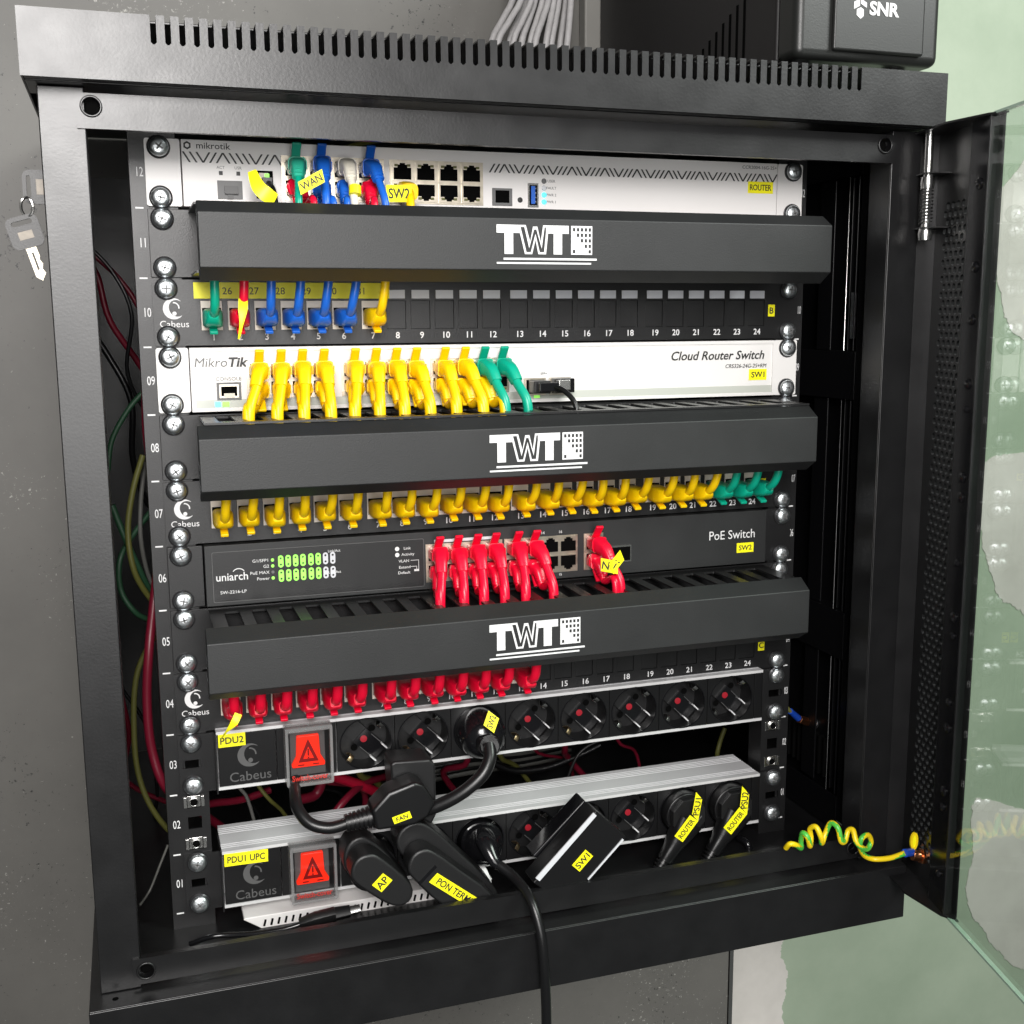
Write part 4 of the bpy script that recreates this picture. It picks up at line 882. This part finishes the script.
# two router plugs
for k, lab, txt, lb in ((7, 'PSU1', 0, [(676, 835), (690, 815), (696, 792), (702, 799), (698, 821), (682.5, 842)]), (8, 'PSU2', 1, [(724, 828), (739.5, 807), (742, 786), (749, 794), (747, 814), (731, 834.5)])):
    o = thing('power_cable', 'black angled plug with a bent yellow ROUTER %s label, %s of the pair' % (lab, ('left', 'right')[txt]), 'power cord', (ox(k), -.012, zP1), PG)
    cx, cz = ox(k), zP1
    b = MB(); b.cyl((cx, .002, cz), (cx, -.020, cz), .0180, .0176, 32, 'blackplastic'); b.build('plug_head', o, bevel=.0012)
    pts = []
    for a in range(8): pts.append((cx - .001 + .0150 * math.cos(math.radians(22.5 + 45 * a)), cz + .001 + .0150 * math.sin(math.radians(22.5 + 45 * a))))
    b = MB(); b.prism(pts[::-1], -.0265, -.0195, 'mattplastic')
    for i in range(4):
        T = Matrix.Translation((cx - .001 + i * .0022 - .001, 0, cz - .004 - i * .0005)) @ Matrix.Rotation(math.radians(-48), 4, 'Y'); b.box(-.008, .008, -.0269, -.0264, -.0004, .0004, 'dimink', T)
    b.build('plug_face', o, bevel=.0005)
    d_ = Vector((-.62, -.12, -.78)).normalized(); s0 = Vector((cx, -.022, cz - .004))
    b = MB(); b.sweep([s0, s0 + d_ * .012, s0 + d_ * .024, s0 + d_ * .036], [(.0125, .0090), (.0095, .0085), (.0065, .0070), (.0055, .0060)], 'blackplastic', n=16, ex=3)
    for i in range(8):
        c_ = s0 + d_ * (.029 + i * .0030); b.cyl(c_, c_ + d_ * .0015, .0062, .0062, 14, 'blackplastic')
    b.cyl(s0 + d_ * .027, s0 + d_ * .054, .0044, .0040, 14, 'blackplastic'); b.build('strain_relief', o)
    e = s0 + d_ * .05
    b = MB(); b.sweep([e, e + d_ * .015, e + d_ * .03 + Vector((0, .01, -.005)), e + d_ * .035 + Vector((-.01, .05, -.005))], .0034, 'blackplastic', n=12); b.build('cable', o)
    p_ = [P(x, y, Y=-.036) for x, y in lb]
    lo = quadlabel(o, [p_[0], p_[5], p_[4], p_[1]][0:0] or [p_[5], p_[4], p_[1], p_[0]], 'ROUTER', .0066, w=.8)
    quadlabel(o, [p_[4], p_[3], p_[2], p_[1]], lab, .0062, w=.75)
b = MB(); b.sweep([P(739, 838, Y=-.01), P(747, 843, Y=-.02), P(750, 856, Y=-.02), P(750, 872, Y=0)], .0030, 'glossblack'); ob = b.build('cable'); tag(ob, 'short glossy black cable loop below the right end of the lower power strip', 'cable')
# SW2 plug in upper strip, cable sweeps down left
o = thing('power_cable', 'black plug with an SW2 label in the upper power strip, cord curving down left', 'power cord', (ox(3), -.012, zP2), PG)
b = MB(); b.lathe((ox(3) - .0005, .0, zP2), [(.0184, 0), (.0184, .016), (.0176, .024), (.0150, .031), (.0100, .036), (.0001, .038)], 32, 'glossblack'); b.build('plug_head', o)
p0 = Vector((ox(3) - .001, -.036, zP2 - .001))
pe = P(490, 746, Y=-.048)
b = MB(); b.sweep([p0, p0.lerp(pe, .5) + Vector((0, -.004, 0)), pe], [(.0090, .0070), (.0075, .0065), (.0048, .0048)], 'blackplastic', n=16, ex=3)
for i in range(6):
    q = p0.lerp(pe, .35 + i * .12) + Vector((0, -.003, 0)); dv = (pe - p0).normalized(); b.cyl(q, q + dv * .0014, .0078 - i * .0005, .0078 - i * .0005, 14, 'blackplastic')
b.build('strain_relief', o)
b = MB(); b.sweep([P(489, 744, Y=-.048), P(490, 758, Y=-.054), P(483, 774, Y=-.058), P(466, 790, Y=-.058), P(446, 802, Y=-.055), P(425, 810, Y=-.050), P(405, 812, Y=-.042)], .0047, 'blackplastic', n=14, sub=6); b.build('cable', o)
quadlabel(o, [P(494, 733, Y=-.042), P(499, 718.5, Y=-.040), P(488.5, 710.5, Y=-.038), P(486.5, 725, Y=-.041)], 'SW2', .0066)
# FAN connector
o = thing('power_cable', 'black inline connector with a yellow FAN label lying against the lower power strip', 'power cord', P(400, 795, Y=-.03), PG)
b = MB(); q = Pxz([(389, 762), (393, 759), (428, 757), (434, 762), (435, 812), (430, 822), (392, 800)], -.040); b.prism(q[::-1], -.045, -.020, 'mattplastic'); b.build('connector_socket', o, bevel=.002, seg=3)
b = MB(); q = Pxz([(387, 790), (413, 779), (422, 782), (434, 800), (427, 814), (413, 822), (375, 828), (370, 808)], -.060); b.prism(q[::-1], -.066, -.0455, 'blackplastic'); b.build('connector_body', o, bevel=.0028, seg=3)
b = MB(); A = P(374, 816, Y=-.056); Bp = P(346, 823, Y=-.056)
for i in range(7):
    q = A.lerp(Bp, i / 6.5); dv = (Bp - A).normalized(); b.cyl(q, q + dv * .0019, .0080 - i * .0003, .0076 - i * .0003, 16, 'blackplastic')
b.cyl(A, Bp, .0060, .0052, 16, 'blackplastic'); b.build('strain_relief', o)
b = MB(); b.sweep([P(350, 822, Y=-.056), P(330, 828, Y=-.054), P(311, 824, Y=-.050), P(299, 811, Y=-.042), P(295, 795, Y=-.030), P(296, 775, Y=-.005), P(300, 760, Y=.03), P(304, 745, Y=.06)], .0042, 'blackplastic', n=14, sub=6); b.build('cable', o)
quadlabel(o, [P(394.5, 824, Y=-.0665), P(412, 817.5, Y=-.0665), P(409.5, 811, Y=-.0665), P(389, 816, Y=-.0665)], 'FAN', .0062)
# ------------------------------------------------------------------ white box on the floor and the small plug lead
o = thing('white_box', 'white perforated metal box on the cabinet floor below the lower power strip', 'box', (-.11, .0, -.021))
b = MB(); b.loft([[Vector((x, y, z)) for x, y, z in ((-.204 + a, -.018, z_), (-.018 - a, -.018, z_), (-.018 - a, .11, z_), (-.204 + a, .11, z_))] for z_, a in ((-.0205, .026), (-.0125, .013), (-.0035, 0), (-.0025, .001))], 'white'); b.build('housing', o, bevel=.0012)
b = MB()
for i in range(34):
    x = -.1890 + i * .0050
    if x > -.036: break
    T = Matrix.Translation((x, -.0184, -.0080)) @ Matrix.Rotation(.25, 4, 'Y'); b.box(-.0007, .0007, -.0004, .0004, -.0024, .0024, 'hole', T)
b.build('vent_slots', o, smooth=0)
o = thing('thin_lead', 'thin black lead with a small metal tipped plug on the cabinet floor', 'cable', (-.16, -.04, -.015))
b = MB(); b.sweep([P(190, 944, Y=-.03), P(215, 936, Y=-.035), P(250, 934, Y=-.035), P(285, 929, Y=-.035), P(306, 922, Y=-.035)], .0019, 'glossblack', n=10); b.build('cable', o)
b = MB(); b.sweep([P(300, 924, Y=-.035), P(316, 919, Y=-.036), P(335, 914, Y=-.036)], [(.0035, .0030), (.0052, .0042), (.0050, .0042)], 'mattplastic', n=12, ex=3.5)
b.sweep([P(335, 914, Y=-.036), P(350, 911, Y=-.036)], [(.0046, .0038), (.0040, .0034)], 'blackplastic', n=12, ex=4, sub=1); b.build('plug', o)
b = MB(); b.sweep([P(350, 911, Y=-.036), P(360, 908.5, Y=-.036)], [(.0030, .0030), (.0028, .0028)], 'steel', n=12, ex=5, sub=1); b.build('metal_tip', o)

# ------------------------------------------------------------------ loose cables behind the rails
def loose(pts, r, m, label, g='loose cables inside the cabinet'):
    b = MB(); q = [P(x, y, Y=Y) for x, y, Y in pts]
    for v in q: v.x = max(v.x, -.2905)
    b.sweep(q, r, m, n=10, sub=6); o = b.build('loose_cable'); tag(o, label, 'cable', g)
loose([(146, 385, .06), (147, 430, .06), (152, 470, .06), (158, 520, .08), (157, 570, .07), (153, 610, .06), (149, 650, .05), (147, 700, .05), (152, 750, .05), (168, 790, .05), (200, 812, .08), (240, 840, .10)], .0034, 'darkred', 'dark red cable running down behind the left mounting rail')
loose([(143, 455, .07), (133, 490, .07), (128, 530, .07), (134, 570, .07), (150, 598, .08), (165, 610, .09)], .0022, 'olive', 'olive cable bowing out behind the left mounting rail')
loose([(145, 462, .09), (141, 500, .09), (141, 540, .09), (150, 580, .10), (165, 600, .1)], .0017, 'wiregrey', 'thin grey wire behind the left mounting rail')
loose([(112, 505, .08), (122, 530, .08), (135, 560, .08), (150, 590, .09), (165, 600, .1)], .0024, 'wiregreen', 'dark green wire crossing from the left stile to the mounting rail')
loose([(152, 510, .10), (133, 535, .09), (120, 560, .08), (121, 590, .08), (135, 612, .08), (150, 620, .09)], .0021, 'wiregreen', 'dark green wire looping beside the left mounting rail')
loose([(145, 390, .10), (128, 410, .10), (112, 440, .1), (108, 470, .1)], .0020, 'wiregreen', 'dark green wire sloping down from the white switch behind the left rail')
loose([(165, 620, .09), (138, 670, .09), (134, 730, .09), (140, 780, .09), (160, 820, .09), (200, 860, .1)], .0022, 'olive', 'olive wire behind the bottom of the left mounting rail')
loose([(168, 845, .03), (160, 865, .03), (150, 890, .03), (140, 905, .02)], .0009, 'wiregrey', 'fine grey wire curving at the bottom left inside the cabinet')
loose([(330, 775, .07), (360, 785, .08), (385, 795, .09), (420, 800, .10)], .0042, 'darkred2', 'thick red cable between the two power strips')
loose([(318, 760, .07), (322, 778, .07), (315, 795, .07), (295, 800, .06)], .0040, 'darkred', 'short dark red cable loop left of the thick red cable')
loose([(310, 850, .06), (340, 806, .06), (362, 785, .08), (380, 778, .09), (400, 770, .1), (430, 735, .1)], .0030, 'darkred', 'dark red cable crossing over the thick red cable')
loose([(240, 755, .08), (258, 785, .08), (270, 800, .08), (285, 815, .09), (300, 850, .09)], .0016, 'olive', 'olive wire in the gap above the lower power strip')
loose([(225, 750, .08), (238, 785, .08), (248, 800, .08), (262, 850, .08)], .0014, 'wiregrey', 'grey wire in the gap above the lower power strip')
loose([(725, 728, .12), (720, 742, .12), (717, 756, .12), (717, 770, .13)], .0022, 'olive', 'olive cable standing at the right end between the power strips')
loose([(567, 780, .10), (578, 755, .10), (596, 742, .1), (625, 735, .1)], .0016, 'mattplastic', 'thin black cable arching behind the gap between the power strips')
loose([(480, 755, .12), (510, 770, .12), (545, 768, .12), (580, 755, .12), (600, 745, .12)], .0030, 'blackplastic', 'black cable sagging behind the gap between the power strips')
loose([(176, 820, .06), (205, 805, .07), (240, 800, .09), (270, 790, .1)], .0030, 'darkred', 'dark red cable entering behind the lower power strip from the left')
for i in range(6):
    loose([(430, 760 + i * 4, .16), (470, 752 + i * 4, .16), (520, 750 + i * 3, .17), (570, 740 + i * 3, .18)], .0028, 'wiregrey' if i % 2 else 'blackplastic', '%s horizontal cable far back between the power strips, %s from the top' % (('black', 'grey')[i % 2], ORD[i]))
for i in range(4):
    loose([(330 + i * 14, 148 + i, .14), (350 + i * 25, 142 + i, .15), (400 + i * 30, 150 + i, .16)], .0025, 'olive' if i == 1 else 'blackplastic', 'cable lying on top of the router inside the cabinet, %s from the left' % ORD[i])
for i in range(7):
    x0_ = random.uniform(104, 128); y0_ = random.uniform(250, 720); yy0 = random.uniform(.10, .22); m_ = random.choice(['blackplastic', 'wiregreen', 'darkred', 'blackplastic', 'olive'])
    loose([(58, y0_ - 30, yy0), (x0_ - 8, y0_ + 5, yy0), (x0_ + random.uniform(0, 25), y0_ + 50, yy0), (x0_ + random.uniform(5, 45), y0_ + 110, yy0 + .01), (x0_ + random.uniform(20, 60), y0_ + 160, yy0 + .02), (x0_ + 90, y0_ + 190, yy0 + .03)], random.choice([.0016, .0022, .0026]), m_, 'thin dark wire tangled in the shade behind the left mounting rail', 'tangled thin wires behind the left rail')
for i in range(10):
    x0_ = 235 + i * 42 + random.uniform(-12, 12); yy0 = random.uniform(.07, .14); m_ = random.choice(['blackplastic', 'darkred', 'olive', 'wiregrey', 'blackplastic'])
    yb_ = 790 - (x0_ - 230) * .13
    loose([(x0_, yb_ - 60, yy0), (x0_ + random.uniform(-20, 25), yb_ - 2, yy0), (x0_ + random.uniform(-10, 60), yb_ + 14, yy0 + .02), (x0_ + random.uniform(20, 80), yb_ + 75, yy0 + .03)], random.choice([.0015, .0022, .0028]), m_, 'thin dark wire tangled in the gap between the two power strips', 'tangled thin wires between the power strips')
for i, (m_, z_, xa, xb_, wd_, tone) in enumerate((('red', 4 * U + .026, -.165, .02, 'lowest', 'red'), ('red', 4 * U + .030, -.10, .06, 'lowest', 'red'), ('yellow', 7 * U + .026, -.19, .02, 'middle', 'yellow'), ('darkred', 4 * U + .020, -.19, -.02, 'lowest', 'dark red'))):
    b = MB(); b.sweep([(xa, -.030, z_ - .012), (xa + .02, -.038, z_), (xa + .06, -.034, z_ + .002), ((xa + xb_) / 2, -.042, z_ - .001), (xb_ - .03, -.034, z_ + .003), (xb_, -.040, z_ - .006)], .0033, m_, n=10, sub=6); ob = b.build('loose_cable')
    tag(ob, '%s cable lying inside the %s organizer, seen through its slots, %s of four' % (tone, wd_, ORD[i]), 'cable', 'cables inside the organizers')
# right inner earth bolt
o = thing('earth_bolt', 'copper earth bolt with blue crimp sleeve inside the right wall', 'bolt', P(805, 720, Y=.03))
b = MB(); a = P(812, 723, Y=.035); c = P(799, 719, Y=.028); b.cyl(a, c, .0040, .0036, 6, 'copper'); b.cyl(a, a + (a - c).normalized() * .003, .0055, .0055, 16, 'washer'); b.build('bolt_shaft', o, bevel=.0004)
b = MB(); b.sweep([c + Vector((-.001, 0, .001)), P(790, 711, Y=.02)], [(.0030, .0030), (.0026, .0026)], 'bluesleeve', n=10, sub=1); b.build('crimp_sleeve', o)
b = MB(); b.sweep([P(791, 712, Y=.02), P(785, 706, Y=.02), P(778, 700, Y=.03)], .0018, 'olive', n=8); b.build('wire', o)
# coiled earth wire
o = thing('earth_wire', 'coiled yellow and green earth wire from the sill to the copper bolt on the door', 'earth wire', P(850, 850, Y=-.075))
A_ = [(786, 848), (790, 844), (796, 845), (801, 848), (801, 841), (803, 833), (808, 838), (810, 846), (811, 838), (810, 829), (816, 827), (821, 837), (822, 843), (826, 832), (831, 823), (838, 828), (841, 841), (845, 841), (848, 831), (853, 830), (856, 841), (861, 847), (867, 849), (871, 842), (868, 835), (862, 838), (860, 846), (864, 855), (874, 859), (890, 858), (905, 853)]
Ys = []
for i, (x, y) in enumerate(A_): Ys.append(-.072 - .0035 * math.sin(i * 1.3) - (x - 786) / 119 * .030)
pts = [P(x, y, Y=Y) for (x, y), Y in zip(A_, Ys)]
k = 0; segs = [(0, 4, 'wireyellow'), (4, 6, 'wirestripe'), (6, 12, 'wireyellow'), (12, 15, 'wirestripe'), (15, 22, 'wireyellow'), (22, 24, 'wirestripe'), (24, 30, 'wireyellow')]
b = MB()
b.sweep(pts, .0021, 'wireyellow', n=14, sub=7, stripe='wirestripe')
b.build('wire', o)
b = MB(); e = pts[-1]; b.sweep([e, P(912, 852, Y=-.102)], [(.0032, .0032)] * 2, 'bluesleeve', n=12, sub=1); b.build('crimp_sleeve', o)
b = MB(); a = P(912, 855, Y=-.103); c = P(931, 857, Y=-.106); b.cyl(a, c, .0042, .0042, 14, 'copper'); b.cyl(a.lerp(c, .45), a.lerp(c, .75), .0062, .0062, 6, 'copper'); b.build('copper_bolt', o, bevel=.0004)
b = MB()
for i in range(16):
    pass
lp = P(914, 841, Y=-.102); ring = [(lp.x + .0035 * math.cos(a), lp.z + .0072 * math.sin(a)) for a in [2 * math.pi * i / 20 for i in range(20)]]; rin = [(lp.x + .0016 * math.cos(a), lp.z + .0050 * math.sin(a)) for a in [2 * math.pi * i / 20 for i in range(20)]]
b.addmesh(plate_mesh(ring, [rin], .0015), FR(0, lp.y, 0), 'wireyellow'); b.addmesh(plate_mesh(rin, [], .0008), FR(0, lp.y, 0), 'labelY'); b.build('marker_ring', o)

# ------------------------------------------------------------------ keys hanging at the left
o = thing('key_ring', 'two small metal keys on a ring hanging at the left side of the cabinet', 'keys', (-.309, -.01, .50))
def key_bow(cx, cz, y, ang, w_, h_, blade):
    T = FR(cx, y, cz, (math.cos(ang), 0, math.sin(ang)), (-math.sin(ang), 0, math.cos(ang)))
    b = MB(); b.addmesh(plate_mesh(rrect(-w_, w_, -h_, h_, w_ * .45), [rrect(-w_ * .65, w_ * .65, h_ * .42, h_ * .72, h_ * .14)], .0022), T, 'keybow')
    b.box(-w_ * .45, w_ * .45, -h_ * .45, h_ * .05, .0011, .0013, 'keyinlay', T)
    k_ = b.build('key', o, bevel=.0003)
    if blade:
        b = MB(); pts = [(-.0032, -h_ + .001), (.0032, -h_ + .001), (.0034, -h_ - .006), (.0026, -h_ - .008), (.0036, -h_ - .011), (.0024, -h_ - .014), (.0034, -h_ - .017), (.0, -h_ - .021), (-.0030, -h_ - .018), (-.0030, -h_ - .002)]
        b.addmesh(plate_mesh(pts, [rect(-.0006, .0006, -h_ - .014, -h_ - .003)], .0016), T, 'key'); b.build('key_blade', k_)
a = P(25, 232, Y=0.0); key_bow(a.x, a.z, a.y, .28, .0098, .0100, True)
a = P(37, 187, Y=.01); key_bow(a.x, a.z, a.y, math.radians(90), .0105, .0085, False)
b = MB(); a = P(27, 207, Y=0.0); b.sweep([a + Vector((.0035 * math.cos(t), .0008 * math.sin(2 * t), .0058 * math.sin(t))) for t in [i * math.pi / 8 for i in range(17)]], .0009, 'steel', n=8, sub=1); b.build('split_ring', o)
a = P(37, 187, Y=.01); b = MB(); b.cyl((a.x + .006, a.y, a.z), (-.2992, a.y, a.z), .0075, .0075, 24, 'zinc'); b.build('lock_barrel', o, bevel=.0005)

# ------------------------------------------------------------------ UPS on the lid
o = thing('ups_unit', 'black uninterruptible power supply standing on the cabinet lid at the right', 'power supply', (.27, .15, .5862))
ux0, ux1, uy0, uy1, uz0, uz1 = .2210, .3470, -.022, .355, .6080, .86
b = MB(); b.box(ux0, ux1 - .004, uy0 + .03, uy1, uz0, uz1, 'upscase'); b.build('casing', o, bevel=.003)
b = MB(); fp = [(ux0 - .002, uz0 - .002), (ux1, uz0 - .004), (ux1, uz1), (ux0 - .002, uz1)]
b.box(ux0 - .001, ux1, uy0 + .0005, uy0 + .0295, uz0 - .002, uz1, 'upsfront'); b.build('front_panel', o, bevel=.007, seg=4)
b = MB(); b.box(ux0 + .0285, ux1 - .018, uy0 - .0035, uy0 + .0004, uz0 + .004, uz1 - .01, 'upsfront'); fc = b.build('front_door', o, bevel=.002)
b = MB(); cx, cz = P(884, 10, Y=uy0 - .0037).x, P(884, 10, Y=uy0 - .0037).z
b.text('SNR', FR(cx, uy0 - .0038, cz), .0130, 'whiteink', bold=.035, w=1.05)
lx, lz = P(861, 8, Y=uy0 - .0037).x, P(861, 8, Y=uy0 - .0037).z
for pts in ([(-.006, .004), (-.001, .0065), (-.001, .0015), (-.006, -.001)], [(0, .0065), (.005, .004), (.005, .0005), (0, .003)], [(-.0035, -.001), (0, .0005), (.0025, -.001), (.0025, -.0055), (0, -.0075), (-.0035, -.005)]):
    b.addmesh(plate_mesh([(lx + p, lz + q) for p, q in pts], [], .0002), FR(0, uy0 - .0037, 0), 'whiteink')
b.build('lettering', fc, smooth=0)
b = MB()
for i in range(11):
    y = .055 + i * .0115; h_ = .048 - i * .0042; b.box(ux0 - .0003, ux0 + .0005, y, y + .0035, uz0 + .012, uz0 + .012 + h_, 'hole')
b.build('vent_slots', o, smooth=0)
for x in (ux0 + .02, ux1 - .02):
    for y in (uy0 + .03, uy1 - .03):
        b = MB(); b.cyl((x, y, .5863), (x, y, uz0 + .001), .008, .009, 16, 'mattplastic'); b.build('rubber_foot', o)
# bundle of grey cables going up the wall
for i in range(11):
    xb = 493 + i * 7.4 + random.uniform(-2.2, 2.2); xt = 516 + i * 5.6 + random.uniform(-2, 2); yb = random.uniform(-.02, .02)
    b = MB(); b.sweep([P(xb - 4, 75, Y=.27 + yb), P(xb, 40, Y=.27 + yb), P((xb + xt) / 2, 18, Y=.275 + yb), P(xt, -10, Y=.28 + yb), P(xt + 6, -90, Y=.29 + yb)], random.uniform(.0027, .0033), 'greycable', n=10); ob = b.build('grey_cable')
    tag(ob, 'light grey cable rising behind the lid, %s from the left of the bundle' % ORD[i], 'cable', 'bundle of grey cables behind the lid')

# ------------------------------------------------------------------ light
def area(name, loc, tgt, size, power, col=(1, 1, 1), sy=None):
    l = bpy.data.lights.new(name, 'AREA'); l.energy = power; l.color = col; l.size = size
    if sy: l.shape = 'RECTANGLE'; l.size_y = sy
    o = bpy.data.objects.new(name, l); COL.objects.link(o); o.location = loc
    o.rotation_euler = (Vector(tgt) - Vector(loc)).to_track_quat('-Z', 'Y').to_euler(); return o
area('ceiling_lamp_left', (-.40, -1.45, .90), (-.05, 0, .3), .52, 28, (1, .97, .95))
area('fill_light_low', (-.22, -1.60, .37), (.0, 0, .30), .75, 11, (1, .985, .97))  # added low frontal fill, no real lamp; brightens faces under lid and covers
area('ceiling_lamp_right', (1.35, -1.25, 1.55), (.6, .38, .1), .8, 46, (.97, 1, .97))
wd = bpy.data.worlds.new('World'); S.world = wd; wd.use_nodes = True
wd.node_tree.nodes['Background'].inputs[0].default_value = (.85, .9, .88, 1); wd.node_tree.nodes['Background'].inputs[1].default_value = .085
S.view_settings.view_transform = 'Standard'; S.view_settings.look = 'None'; S.view_settings.exposure = 0; S.view_settings.gamma = 1
S.cycles.use_denoising = True; S.cycles.max_bounces = 8; S.cycles.transparent_max_bounces = 12; S.cycles.caustics_reflective = False; S.cycles.caustics_refractive = False
